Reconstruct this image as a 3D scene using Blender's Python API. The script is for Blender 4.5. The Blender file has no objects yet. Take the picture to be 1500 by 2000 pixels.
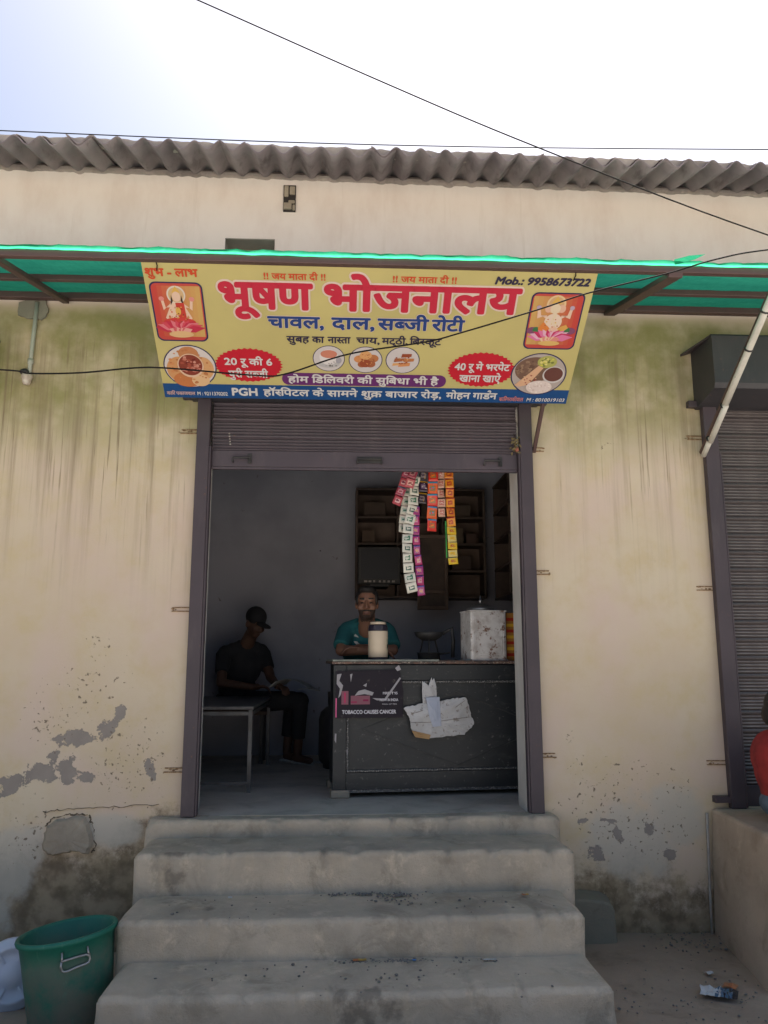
import bpy, bmesh, math, random
from mathutils import Vector, Matrix, noise as mnoise

random.seed(7)
S = bpy.context.scene
COL = S.collection
R = math.radians

# ------------------------------------------------------------------ camera
cam = bpy.data.cameras.new('camera')
cam.sensor_fit = 'HORIZONTAL'; cam.sensor_width = 36.0
cam.lens = 36.0 * 1560 / 1500
cam.clip_start = 0.05; cam.clip_end = 2000
camo = bpy.data.objects.new('camera', cam); COL.objects.link(camo)
camo.location = (0, 0, 1.53)
camo.rotation_euler = (R(100.3), 0, R(-3.0))
S.camera = camo

# ------------------------------------------------------------------ sky, sun, exposure
SUN_EL, SUN_AZ = R(63), R(22)          # behind the building, to the right
world = bpy.data.worlds.new('World'); S.world = world; world.use_nodes = True
wt = world.node_tree; wt.nodes.clear()
sky = wt.nodes.new('ShaderNodeTexSky'); sky.sky_type = 'NISHITA'; sky.sun_disc = False
sky.sun_elevation = SUN_EL; sky.sun_rotation = SUN_AZ
sky.air_density = 1.0; sky.dust_density = 4.0; sky.ozone_density = 1.2
bg = wt.nodes.new('ShaderNodeBackground'); bg.inputs[1].default_value = 0.053
wo = wt.nodes.new('ShaderNodeOutputWorld')
wt.links.new(sky.outputs[0], bg.inputs[0]); wt.links.new(bg.outputs[0], wo.inputs[0])

sl = bpy.data.lights.new('sun', 'SUN'); sl.energy = 5.0; sl.angle = R(0.5); sl.color = (1.0, 0.95, 0.87)
so = bpy.data.objects.new('sun', sl); COL.objects.link(so)
sd = Vector((math.sin(SUN_AZ) * math.cos(SUN_EL), math.cos(SUN_AZ) * math.cos(SUN_EL), math.sin(SUN_EL)))
so.rotation_euler = sd.to_track_quat('Z', 'Y').to_euler(); so.location = sd * 30

S.view_settings.view_transform = 'Standard'; S.view_settings.look = 'None'
S.view_settings.gamma = 1.0; S.view_settings.use_curve_mapping = False
S.view_settings.exposure = 1.77
try:
    S.cycles.max_bounces = 10; S.cycles.diffuse_bounces = 6
    S.cycles.caustics_reflective = False; S.cycles.caustics_refractive = False
except Exception:
    pass

# ------------------------------------------------------------------ helpers
def lin(c):
    c = c / 255.0
    return c / 12.92 if c <= 0.04045 else ((c + 0.055) / 1.055) ** 2.4
def C8(r, g, b, k=1.0):
    return tuple(min(0.92, lin(x) * k) for x in (r, g, b)) + (1.0,)

def n3(x, y, z):
    return mnoise.noise(Vector((x, y, z)))

class MB:
    """collects shapes in world or local metres; build() links them as one mesh object"""
    def __init__(s):
        s.v = []; s.f = []; s.c = []; s.cur = None
    def add(s, vs, fs, col=None):
        o = len(s.v); s.v += [tuple(p) for p in vs]
        for f in fs:
            s.f.append([i + o for i in f]); s.c.append(col)
        return s
    def box(s, x0, x1, y0, y1, z0, z1, col=None):
        vs = [(x, y, z) for z in (z0, z1) for y in (y0, y1) for x in (x0, x1)]
        return s.add(vs, [[0, 2, 3, 1], [4, 5, 7, 6], [0, 1, 5, 4], [2, 6, 7, 3], [0, 4, 6, 2], [1, 3, 7, 5]], col)
    def tube(s, pts, r, n=8, col=None, caps=True):
        pts = [Vector(p) for p in pts]; rings = []
        rr = r if isinstance(r, (list, tuple)) else [r] * len(pts)
        up = Vector((0.013, 0.021, 1)).normalized(); u = None
        for i, p in enumerate(pts):
            t = (pts[min(i + 1, len(pts) - 1)] - pts[max(i - 1, 0)])
            t = t.normalized() if t.length > 1e-9 else Vector((0, 0, 1))
            if u is None:
                u = t.cross(up if abs(t.dot(up)) < 0.95 else Vector((1, 0, 0))).normalized()
            else:
                u = (u - t * u.dot(t)).normalized()
            w = t.cross(u)
            rings.append([p + (u * math.cos(a) + w * math.sin(a)) * rr[i] for a in [2 * math.pi * k / n for k in range(n)]])
        vs = [q for g in rings for q in g]; fs = []
        for i in range(len(rings) - 1):
            for k in range(n):
                a = i * n + k; b = i * n + (k + 1) % n
                fs.append([a, b, b + n, a + n])
        if caps:
            fs.append(list(range(n))[::-1]); fs.append([(len(rings) - 1) * n + k for k in range(n)])
        return s.add(vs, fs, col)
    def bar(s, p0, p1, w, h, col=None, up=(0, 0, 1)):
        p0 = Vector(p0); p1 = Vector(p1); t = (p1 - p0).normalized()
        u = t.cross(Vector(up))
        if u.length < 1e-4: u = t.cross(Vector((1, 0, 0)))
        u = u.normalized(); q = u.cross(t)
        vs = []
        for p in (p0, p1):
            for a, b in ((-1, -1), (1, -1), (1, 1), (-1, 1)):
                vs.append(p + u * a * w / 2 + q * b * h / 2)
        return s.add(vs, [[0, 3, 2, 1], [4, 5, 6, 7], [0, 1, 5, 4], [1, 2, 6, 5], [2, 3, 7, 6], [3, 0, 4, 7]], col)
    def lathe(s, prof, n=24, o=(0, 0, 0), col=None, closed=False):
        vs = []; fs = []
        for (r, z) in prof:
            for k in range(n):
                a = 2 * math.pi * k / n
                vs.append((o[0] + r * math.cos(a), o[1] + r * math.sin(a), o[2] + z))
        m = len(prof)
        for i in range(m - 1 if not closed else m):
            j = (i + 1) % m
            for k in range(n):
                fs.append([i * n + k, i * n + (k + 1) % n, j * n + (k + 1) % n, j * n + k])
        if not closed:
            if prof[0][0] > 1e-6: fs.append([k for k in range(n)][::-1])
            if prof[-1][0] > 1e-6: fs.append([(m - 1) * n + k for k in range(n)])
        return s.add(vs, fs, col)
    def ell(s, c, r, rot=None, nu=14, nv=9, col=None):
        vs = []; fs = []; M = rot or Matrix.Identity(3)
        for j in range(nv + 1):
            t = math.pi * j / nv
            for i in range(nu):
                a = 2 * math.pi * i / nu
                p = Vector((r[0] * math.sin(t) * math.cos(a), r[1] * math.sin(t) * math.sin(a), r[2] * math.cos(t)))
                vs.append(Vector(c) + M @ p)
        for j in range(nv):
            for i in range(nu):
                fs.append([j * nu + i, (j + 1) * nu + i, (j + 1) * nu + (i + 1) % nu, j * nu + (i + 1) % nu])
        return s.add(vs, fs, col)
    def cap(s, p0, p1, r0, r1, n=12):
        p0 = Vector(p0); p1 = Vector(p1)
        s.tube([p0, p1], [r0, r1], n)
        s.ell(p0, (r0,) * 3, nu=n, nv=8); s.ell(p1, (r1,) * 3, nu=n, nv=8)
        return s
    def poly(s, pts, z=0.0, col=None):
        return s.add([(p[0], p[1], z) for p in pts], [list(range(len(pts)))], col)
    def mesh(s, name='m'):
        me = bpy.data.meshes.new(name); me.from_pydata(s.v, [], s.f)
        if any(c is not None for c in s.c):
            at = me.color_attributes.new('Col', 'FLOAT_COLOR', 'CORNER')
            k = 0
            for p, c in zip(me.polygons, s.c):
                c = c or (0.5, 0.5, 0.5, 1)
                for li in p.loop_indices:
                    at.data[li].color = c
        me.update(); return me
    def build(s, name, mat, parent=None, smooth=False, bevel=0, world=True, seg=2):
        me = s.mesh(name)
        return obj(name, me, mat, parent, smooth, bevel, world, seg)

def obj(name, me, mat, parent=None, smooth=False, bevel=0, world=True, seg=2):
    o = bpy.data.objects.new(name, me); COL.objects.link(o)
    if mat is not None and not me.materials: me.materials.append(mat)
    if smooth:
        for p in me.polygons: p.use_smooth = True
    if parent:
        o.parent = parent
        if world:
            root = parent; M = Matrix.Identity(4)
            chain = []
            while root: chain.append(root); root = root.parent
            for q in reversed(chain): M = M @ q.matrix_parent_inverse @ q.matrix_basis
            o.matrix_parent_inverse = M.inverted()
    if bevel:
        b = o.modifiers.new('bevel', 'BEVEL'); b.width = bevel; b.segments = seg; b.limit_method = 'ANGLE'; b.angle_limit = R(40)
    return o

def tag(o, label=None, cat=None, group=None, kind=None):
    if label: o['label'] = label
    if cat: o['category'] = cat
    if group: o['group'] = group
    if kind: o['kind'] = kind
    return o
def thing(name, label, cat, loc=(0, 0, 0), rz=0, group=None):
    o = bpy.data.objects.new(name, None); COL.objects.link(o)
    o.location = loc; o.rotation_euler = (0, 0, rz); o.empty_display_size = 0.1
    return tag(o, label, cat, group)

# ------------------------------------------------------------------ materials
class T:
    def __init__(s, name):
        s.m = bpy.data.materials.new(name); s.m.use_nodes = True
        s.t = s.m.node_tree; s.p = s.t.nodes['Principled BSDF']; s.out = s.t.nodes['Material Output']
        s.co = s.t.nodes.new('ShaderNodeTexCoord')
    def l(s, a, b): s.t.links.new(a, b)
    def val(s, sock, v):
        if hasattr(v, 'is_output') or isinstance(v, bpy.types.NodeSocket): s.l(v, sock)
        else: sock.default_value = v
    def mapping(s, scale=(1, 1, 1), loc=(0, 0, 0), src=None):
        n = s.t.nodes.new('ShaderNodeMapping'); s.l(src or s.co.outputs['Object'], n.inputs[0])
        n.inputs['Scale'].default_value = scale; n.inputs['Location'].default_value = loc
        return n.outputs[0]
    def noise(s, scale, detail=4, rough=0.55, vec=None, dist=0.0):
        n = s.t.nodes.new('ShaderNodeTexNoise'); s.l(vec or s.co.outputs['Object'], n.inputs['Vector'])
        n.inputs['Scale'].default_value = scale; n.inputs['Detail'].default_value = detail
        n.inputs['Roughness'].default_value = rough; n.inputs['Distortion'].default_value = dist
        return n.outputs[0]
    def voro(s, scale, vec=None):
        n = s.t.nodes.new('ShaderNodeTexVoronoi'); s.l(vec or s.co.outputs['Object'], n.inputs['Vector'])
        n.inputs['Scale'].default_value = scale
        return n.outputs[0]
    def ramp(s, f, a, b, lo=0.0, hi=1.0):
        n = s.t.nodes.new('ShaderNodeMapRange'); n.interpolation_type = 'SMOOTHSTEP'
        s.val(n.inputs[0], f); n.inputs[1].default_value = a; n.inputs[2].default_value = b
        n.inputs[3].default_value = lo; n.inputs[4].default_value = hi
        return n.outputs[0]
    def math(s, op, a, b=0.0):
        n = s.t.nodes.new('ShaderNodeMath'); n.operation = op
        s.val(n.inputs[0], a); s.val(n.inputs[1], b); return n.outputs[0]
    def mix(s, f, a, b, mode='MIX'):
        n = s.t.nodes.new('ShaderNodeMix'); n.data_type = 'RGBA'; n.blend_type = mode
        s.val(n.inputs[0], f); s.val(n.inputs[6], a); s.val(n.inputs[7], b); return n.outputs[2]
    def attr(s, name, fac=True):
        n = s.t.nodes.new('ShaderNodeAttribute'); n.attribute_name = name
        return n.outputs['Fac'] if fac else n.outputs['Color']
    def bump(s, h, strength=0.3, dist=0.01):
        n = s.t.nodes.new('ShaderNodeBump'); s.val(n.inputs['Height'], h)
        n.inputs['Strength'].default_value = strength; n.inputs['Distance'].default_value = dist
        s.l(n.outputs[0], s.p.inputs['Normal']); return n
    def done(s, color=None, rough=0.7, metal=0.0, spec=0.4):
        if color is not None: s.val(s.p.inputs['Base Color'], color)
        s.val(s.p.inputs['Roughness'], rough); s.val(s.p.inputs['Metallic'], metal)
        s.p.inputs['Specular IOR Level'].default_value = spec
        return s.m

def worn(name, c0, c1, scale=6, rough=0.7, metal=0.0, speck=None, speck_amt=0.62, spec=0.4, bump=0.15, bs=60):
    """paint or stuff with blotches of two colours and optional chips of a third"""
    t = T(name); f = t.ramp(t.noise(scale, 5), 0.35, 0.68)
    c = t.mix(f, c0, c1)
    if speck:
        g = t.ramp(t.noise(scale * 5, 6, 0.65), speck_amt, speck_amt + 0.04)
        c = t.mix(g, c, speck)
    if bump: t.bump(t.noise(bs, 4), bump, 0.004)
    return t.done(c, rough, metal, spec)

M = {}
# --- facade paint
t = T('cream_wall_paint')
base = t.mix(t.ramp(t.noise(1.3, 5), 0.3, 0.7), (0.62, 0.53, 0.40, 1), (0.58, 0.47, 0.35, 1))
base = t.mix(t.ramp(t.noise(5, 6, 0.65), 0.42, 0.72), base, (0.57, 0.465, 0.30, 1))
base = t.mix(t.ramp(t.noise(1.9, 5, 0.6, t.mapping((1, 1, .7), (5, 2, 1))), 0.45, 0.7, 0, .8), base, (0.61, 0.485, 0.415, 1))
# upper wall: same paint, cleaner; open-sky light and glare painted in as paler pink
up_ = t.mix(t.ramp(t.noise(2.4, 7, .65, t.mapping((1.5, 1, .6))), .4, .72), (0.86, 0.79, 0.735, 1), (0.78, 0.69, 0.63, 1))
up_ = t.mix(t.ramp(t.noise(1, 6, .65, t.mapping((14, 1, .8))), .58, .8, 0, .35), up_, (0.55, 0.46, 0.38, 1))
base = t.mix(t.attr('upper'), base, up_)
# mould under the canopy, with its green light painted in
green_mix = t.math('MULTIPLY', t.attr('mould_greenlight'), t.ramp(t.noise(2.2, 6, 0.6), 0.25, 0.62))
base = t.mix(green_mix, base, (0.235, 0.225, 0.085, 1))
# rain streaks
sv = t.mapping((17, 1, 0.55)); s1 = t.ramp(t.noise(1.0, 6, 0.62, sv), 0.47, 0.78)
sv2 = t.mapping((55, 1, 1.3), (3.1, 0, 0)); s2 = t.ramp(t.noise(1.0, 5, 0.6, sv2), 0.55, 0.68)
st = t.math('MULTIPLY', t.math('MAXIMUM', t.math('MULTIPLY', s1, 0.85), t.math('MULTIPLY', s2, t.ramp(t.noise(2.3, 3), .36, .62, .15, .95))), t.attr('streak'))
base = t.mix(st, base, (0.215, 0.16, 0.10, 1))
# damp dirt low down
dv = t.math('ADD', t.attr('damp'), t.math('MULTIPLY', t.math('SUBTRACT', t.noise(7, 9, 0.74), 0.5), 2.3))
base = t.mix(t.ramp(dv, 0.35, 0.95, 0, 0.92), base, t.mix(t.ramp(t.noise(9, 6), 0.35, 0.65), (0.14, 0.105, 0.065, 1), (0.33, 0.26, 0.17, 1)))
# greyed, washed-out plaster where the paint has gone chalky
gv = t.math('ADD', t.attr('chalk'), t.math('MULTIPLY', t.math('SUBTRACT', t.noise(6, 6, 0.6), 0.5), 1.1))
base = t.mix(t.ramp(gv, 0.4, 0.75, 0, 0.75), base, (0.50, 0.465, 0.40, 1))
# flaked paint
pv = t.math('ADD', t.attr('peel'), t.math('MULTIPLY', t.math('SUBTRACT', t.noise(15, 8, 0.7), 0.5), 1.9))
peel = t.ramp(pv, 0.49, 0.52)
base = t.mix(peel, base, t.mix(t.noise(10, 4), (0.22, 0.195, 0.18, 1), (0.34, 0.30, 0.265, 1)))
# pocks and chips
kv = t.math('ADD', t.attr('pock'), t.math('MULTIPLY', t.math('SUBTRACT', t.noise(38, 5, 0.6), 0.5), 2.2))
kv2 = t.math('ADD', t.attr('pock'), t.math('MULTIPLY', t.math('SUBTRACT', t.noise(17, 7, 0.7, t.mapping((1, 1, 1.5), (4, 0, 2)), 1.2), 0.5), 2.0))
pk = t.math('MAXIMUM', t.ramp(kv, 0.93, 1.02), t.ramp(kv2, 1.0, 1.04))
base = t.mix(t.math('MULTIPLY', pk, 0.85), base, (0.17, 0.135, 0.10, 1))
h = t.math('SUBTRACT', t.math('ADD', t.math('MULTIPLY', t.noise(7, 6), 0.6), t.math('MULTIPLY', t.noise(90, 3), 0.15)), t.math('MULTIPLY', t.math('MAXIMUM', peel, pk), 0.9))
t.bump(h, 0.5, 0.008)
M['wall'] = t.done(base, 0.88, 0, 0.2)

M['plaster'] = worn('dirty_white_plaster', (0.48, 0.46, 0.44, 1), (0.36, 0.345, 0.32, 1), 3, 0.85, speck=(0.22, 0.2, 0.18, 1), speck_amt=0.68)
M['reveal'] = worn('white_painted_reveal', (0.66, 0.63, 0.59, 1), (0.54, 0.51, 0.47, 1), 4, 0.8, speck=(0.2, 0.17, 0.14, 1), speck_amt=0.7)
M['room'] = worn('blue_grey_room_paint', (0.40, 0.41, 0.475, 1), (0.31, 0.32, 0.375, 1), 1.6, 0.75, bump=0.1, speck=(0.22, 0.21, 0.22, 1), speck_amt=0.66)
M['ceil'] = worn('room_ceiling', (0.3, 0.3, 0.3, 1), (0.22, 0.22, 0.22, 1), 1.6, 0.85)

def cement(name, c0, c1, c2, attr=None, bs=0.4):
    t = T(name)
    c = t.mix(t.ramp(t.noise(2.1, 6, 0.6), 0.3, 0.7), c0, c1)
    c = t.mix(t.ramp(t.noise(9, 7, 0.68), 0.5, 0.78), c, c2)
    c = t.mix(t.ramp(t.noise(4.2, 8, 0.72, None, .6), 0.5, 0.66, 0, .55), c, (c1[0] * .72, c1[1] * .7, c1[2] * .66, 1))
    v = t.mapping((9, 9, 1.2)); c = t.mix(t.ramp(t.noise(1, 5, 0.6, v), 0.5, 0.75, 0, 0.45), c, (c2[0] * 0.75, c2[1] * 0.72, c2[2] * 0.66, 1))
    c = t.mix(t.ramp(t.noise(120, 3, 0.6), 0.55, 0.75, 0, 0.4), c, (c2[0] * 0.6, c2[1] * 0.6, c2[2] * 0.6, 1))
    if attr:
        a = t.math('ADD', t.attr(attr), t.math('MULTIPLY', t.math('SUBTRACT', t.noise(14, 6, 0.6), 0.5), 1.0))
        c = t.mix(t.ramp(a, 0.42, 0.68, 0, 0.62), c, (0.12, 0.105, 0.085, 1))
        b = t.math('ADD', t.attr('worn'), t.math('MULTIPLY', t.math('SUBTRACT', t.noise(30, 6, 0.6), 0.5), 1.2))
        c = t.mix(t.ramp(b, 0.55, 0.8, 0, 0.6), c, (0.38, 0.36, 0.32, 1))
    t.bump(t.math('ADD', t.noise(22, 6, 0.6), t.math('MULTIPLY', t.noise(150, 3), 0.35)), bs, 0.006)
    return t.done(c, 0.9, 0, 0.25)
M['step'] = cement('step_cement', (0.55, 0.465, 0.365, 1), (0.37, 0.32, 0.255, 1), (0.66, 0.55, 0.42, 1), 'stain', bs=1.2)
M['floor'] = cement('floor_cement', (0.60, 0.54, 0.47, 1), (0.44, 0.40, 0.35, 1), (0.62, 0.55, 0.46, 1), bs=0.35)
M['platform'] = cement('platform_cement', (0.54, 0.42, 0.315, 1), (0.41, 0.32, 0.24, 1), (0.58, 0.455, 0.345, 1))
M['ground'] = cement('street_dirt', (0.36, 0.285, 0.22, 1), (0.28, 0.22, 0.17, 1), (0.40, 0.32, 0.245, 1), bs=0.7)
M['bounce_road'] = cement('pale_bounce_concrete', (0.44, 0.42, 0.395, 1), (0.38, 0.36, 0.335, 1), (0.48, 0.455, 0.42, 1))
M['darkcement'] = cement('dark_cement', (0.24, 0.225, 0.175, 1), (0.19, 0.18, 0.145, 1), (0.27, 0.25, 0.20, 1))
M['stone'] = cement('bare_plaster', (0.36, 0.315, 0.25, 1), (0.29, 0.25, 0.20, 1), (0.42, 0.37, 0.30, 1), bs=0.8)
t = T('asbestos_sheet')
c = t.mix(t.ramp(t.noise(2.5, 6), 0.3, 0.7), (0.19, 0.16, 0.175, 1), (0.31, 0.27, 0.28, 1))
c = t.mix(t.ramp(t.noise(11, 6, 0.65, t.mapping((1, 0.25, 1))), 0.5, 0.75), c, (0.15, 0.125, 0.13, 1))
t.bump(t.noise(60, 4), 0.25, 0.004); M['roof'] = t.done(c, 0.92, 0, 0.2)
M['mortar'] = cement('pale_mortar', (0.46, 0.42, 0.38, 1), (0.36, 0.33, 0.3, 1), (0.5, 0.46, 0.42, 1), bs=0.8)
M['beadmortar'] = cement('stained_mortar', (0.40, 0.34, 0.31, 1), (0.26, 0.22, 0.21, 1), (0.5, 0.43, 0.38, 1), bs=0.8)
M['brick'] = worn('grey_brick', (0.30, 0.235, 0.205, 1), (0.22, 0.185, 0.165, 1), 18, 0.9)
M['crack'] = worn('crack_shade', (0.16, 0.125, 0.09, 1), (0.09, 0.07, 0.05, 1), 30, 0.95)
M['dark'] = worn('dark_cavity', (0.05, 0.045, 0.04, 1), (0.035, 0.03, 0.03, 1), 9, 0.95)
# --- metal paint of the shutters: dusty brown-purple
def metalpaint(name, c0, c1, rust=(0.18, 0.085, 0.045, 1), dust=(0.26, 0.225, 0.2, 1), da=0.35):
    t = T(name)
    c = t.mix(t.ramp(t.noise(3.0, 6), 0.3, 0.7), c0, c1)
    c = t.mix(t.ramp(t.noise(26, 7, 0.68), 0.62, 0.74, 0, 0.6), c, rust)
    c = t.mix(t.ramp(t.noise(8, 7, 0.7, t.mapping((1, 1, 0.25))), 0.5, 0.85, 0, da), c, dust)
    t.bump(t.noise(70, 4), 0.12, 0.003)
    return t.done(c, 0.55, 0, 0.45)
M['shutter'] = metalpaint('shutter_paint', (0.078, 0.061, 0.074, 1), (0.062, 0.050, 0.062, 1), da=0.2)
M['guide'] = metalpaint('guide_paint', (0.066, 0.050, 0.060, 1), (0.052, 0.040, 0.049, 1), da=0.18)
M['hood'] = metalpaint('hood_paint', (0.045, 0.042, 0.048, 1), (0.036, 0.034, 0.04, 1), da=0.12)
M['shutter_grey'] = metalpaint('dusty_shutter_paint', (0.085, 0.07, 0.07, 1), (0.066, 0.056, 0.058, 1), da=0.3)
M['ledge_skylight'] = worn('skylit_ledge', (0.24, 0.215, 0.205, 1), (0.17, 0.15, 0.145, 1), 9, 0.9)
M['pipe'] = metalpaint('canopy_pipe_paint', (0.10, 0.058, 0.052, 1), (0.08, 0.048, 0.046, 1), da=0.15)
M['rust'] = worn('rusty_iron', (0.20, 0.115, 0.06, 1), (0.36, 0.26, 0.15, 1), 45, 0.85, speck=(0.1, 0.05, 0.03, 1), speck_amt=0.55)
M['steel'] = worn('dull_steel', (0.42, 0.42, 0.42, 1), (0.3, 0.3, 0.3, 1), 12, 0.38, 0.9)
M['leg_steel'] = worn('table_steel', (0.13, 0.13, 0.135, 1), (0.09, 0.085, 0.08, 1), 12, 0.5, 0.2)
M['blackiron'] = worn('black_iron', (0.028, 0.028, 0.03, 1), (0.05, 0.048, 0.045, 1), 10, 0.5)
# --- green canopy sheet
t = T('green_sheet'); t.t.nodes.remove(t.p)
cc = t.mix(t.ramp(t.math('ADD', t.math('MULTIPLY', t.noise(3.5, 6, 0.7, t.mapping((1, 3, 1))), .7), t.math('MULTIPLY', t.noise(1, 3, .6, t.mapping((60, 6, 60))), .3)), 0.3, 0.7), (0.07, 0.56, 0.31, 1), (0.04, 0.38, 0.22, 1))
d = t.t.nodes.new('ShaderNodeBsdfDiffuse'); t.l(t.mix(0.5, cc, (0.01, 0.2, 0.13, 1)), d.inputs[0])
tr = t.t.nodes.new('ShaderNodeBsdfTranslucent'); t.l(cc, tr.inputs[0])
ms = t.t.nodes.new('ShaderNodeMixShader'); ms.inputs[0].default_value = 0.72
t.l(d.outputs[0], ms.inputs[1]); t.l(tr.outputs[0], ms.inputs[2]); t.l(ms.outputs[0], t.out.inputs[0])
M['green'] = t.m
# --- print (colour carried by the printed shapes)
t = T('vinyl_print'); t.done(t.attr('Col', False), 0.42, 0, 0.35); M['print'] = t.m
t = T('paper_print'); c = t.mix(t.ramp(t.noise(25, 6, 0.7), 0.6, 0.75, 0, 0.5), t.attr('Col', False), (0.2, 0.17, 0.15, 1))
t.done(c, 0.8, 0, 0.2); M['paper_print'] = t.m
t = T('sachet_foil'); t.bump(t.noise(60, 3), 0.3, 0.003); t.done(t.attr('Col', False), 0.3, 0, 0.5); M['foil'] = t.m
t = T('banner_vinyl'); cb = t.mix(t.ramp(t.noise(2.2, 5), 0.3, 0.7), (0.47, 0.41, 0.165, 1), (0.42, 0.365, 0.15, 1))
cb = t.mix(t.ramp(t.noise(14, 7, 0.7), 0.6, 0.8, 0, 0.35), cb, (0.30, 0.25, 0.13, 1))
t.bump(t.noise(2.5, 3), 0.25, 0.02); M['banner'] = t.done(cb, 0.45, 0, 0.35)
# --- counter
t = T('counter_paint')
c = t.mix(t.ramp(t.noise(2.2, 6), 0.3, 0.7), (0.017, 0.021, 0.024, 1), (0.029, 0.031, 0.033, 1))
c = t.mix(t.ramp(t.noise(30, 7, 0.7), 0.60, 0.66, 0, 0.7), c, (0.16, 0.15, 0.145, 1))
c = t.mix(t.ramp(t.noise(5, 8, 0.75, t.mapping((1, 1, 3))), 0.52, 0.7, 0, 0.55), c, (0.075, 0.073, 0.072, 1))
c = t.mix(t.ramp(t.noise(7, 6, 0.7), 0.6, 0.8, 0, 0.5), c, (0.065, 0.058, 0.052, 1))
t.bump(t.noise(50, 5), 0.2, 0.003); M['counter'] = t.done(c, 0.5, 0, 0.45)
M['chip'] = worn('chipped_moulding', (0.04, 0.042, 0.045, 1), (0.085, 0.083, 0.08, 1), 24, 0.6, speck=(0.36, 0.35, 0.33, 1), speck_amt=0.53)
M['moulding'] = worn('faint_moulding', (0.03, 0.032, 0.034, 1), (0.055, 0.055, 0.055, 1), 14, 0.55, speck=(0.2, 0.19, 0.18, 1), speck_amt=0.68)
M['edgewood'] = worn('chipped_counter_edge', (0.07, 0.055, 0.05, 1), (0.2, 0.115, 0.085, 1), 22, 0.7, speck=(0.4, 0.34, 0.28, 1), speck_amt=0.56)
M['slab'] = worn('green_grey_stone', (0.26, 0.29, 0.25, 1), (0.17, 0.19, 0.17, 1), 20, 0.35, speck=(0.1, 0.1, 0.09, 1))
M['wood'] = worn('dark_brown_wood', (0.085, 0.058, 0.044, 1), (0.055, 0.038, 0.03, 1), 6, 0.6)
M['woodlight'] = worn('rack_board_wood', (0.15, 0.105, 0.08, 1), (0.1, 0.07, 0.055, 1), 5, 0.65)
M['cream'] = worn('cream_plastic', (0.74, 0.62, 0.46, 1), (0.68, 0.565, 0.42, 1), 5, 0.35, bump=0)
M['navy'] = worn('navy_plastic', (0.03, 0.028, 0.045, 1), (0.04, 0.038, 0.055, 1), 5, 0.3, bump=0)
t = T('rusty_tin')
c = t.mix(t.ramp(t.noise(8, 7, 0.7), 0.4, 0.68), (0.72, 0.70, 0.68, 1), (0.48, 0.44, 0.41, 1))
c = t.mix(t.ramp(t.noise(20, 8, 0.72), 0.54, 0.62), c, (0.22, 0.125, 0.085, 1))
t.bump(t.noise(30, 6), 0.35, 0.004); M['tin'] = t.done(c, 0.5, 0.05, 0.5)
M['carton'] = worn('orange_carton', (0.45, 0.2, 0.03, 1), (0.35, 0.13, 0.025, 1), 8, 0.6)
M['white'] = worn('dusty_white_sack', (0.56, 0.56, 0.57, 1), (0.44, 0.43, 0.42, 1), 6, 0.55, speck=(0.28, 0.25, 0.23, 1), speck_amt=0.58)
M['tape'] = worn('cloudy_tape', (0.42, 0.46, 0.56, 1), (0.36, 0.40, 0.50, 1), 9, 0.3)
M['card'] = worn('brown_card', (0.42, 0.27, 0.13, 1), (0.36, 0.22, 0.1, 1), 9, 0.8)
M['binplastic'] = None
t = T('green_bin_plastic')
c = t.mix(t.ramp(t.noise(4, 5), 0.3, 0.7), (0.012, 0.155, 0.105, 1), (0.014, 0.12, 0.085, 1))
c = t.mix(t.math('MULTIPLY', t.ramp(t.noise(7, 8, 0.72), 0.28, 0.62), t.attr('dirt')), c, (0.16, 0.15, 0.12, 1))
c = t.mix(t.ramp(t.noise(30, 7, .7, t.mapping((1, 1, .3))), .58, .7, 0, .4), c, (0.10, 0.24, 0.18, 1))
M['binplastic'] = t.done(c, 0.5, 0, 0.4)
M['lid'] = worn('white_blue_plastic', (0.52, 0.56, 0.66, 1), (0.45, 0.49, 0.58, 1), 5, 0.4, speck=(0.3, 0.3, 0.3, 1), speck_amt=0.72)
M['pvc'] = worn('white_pvc', (0.60, 0.58, 0.52, 1), (0.48, 0.46, 0.41, 1), 7, 0.5, speck=(0.3, 0.27, 0.22, 1), speck_amt=0.68)
M['pvc_green'] = worn('old_conduit', (0.42, 0.44, 0.38, 1), (0.36, 0.38, 0.33, 1), 7, 0.6)
M['cable'] = worn('black_cable', (0.014, 0.013, 0.013, 1), (0.02, 0.018, 0.018, 1), 9, 0.85, bump=0, spec=0.08)
M['skin'] = worn('brown_skin', (0.235, 0.12, 0.075, 1), (0.205, 0.10, 0.065, 1), 14, 0.5, bump=0.05)
M['skin_dark'] = worn('deep_brown_skin', (0.105, 0.055, 0.036, 1), (0.085, 0.045, 0.03, 1), 14, 0.55, bump=0.05)
M['hair'] = worn('black_hair', (0.014, 0.012, 0.011, 1), (0.022, 0.018, 0.016, 1), 40, 0.6, bump=0.6, bs=140)
M['teal'] = worn('teal_cotton', (0.018, 0.118, 0.125, 1), (0.014, 0.095, 0.105, 1), 7, 0.9, bump=0.2, bs=25)
M['blackcloth'] = worn('black_cotton', (0.018, 0.018, 0.021, 1), (0.025, 0.025, 0.028, 1), 7, 0.9, bump=0.2, bs=25)
M['red'] = worn('red_cotton', (0.33, 0.03, 0.028, 1), (0.21, 0.02, 0.02, 1), 11, 0.9, bump=1.0, bs=13)
M['denim'] = worn('blue_denim', (0.075, 0.11, 0.15, 1), (0.11, 0.15, 0.19, 1), 16, 0.9, bump=0.2)
M['news'] = worn('newsprint', (0.5, 0.5, 0.48, 1), (0.36, 0.36, 0.35, 1), 30, 0.85, bump=0)
M['eye'] = worn('eye_dark', (0.03, 0.02, 0.018, 1), (0.03, 0.02, 0.018, 1), 5, 0.3, bump=0)
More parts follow.
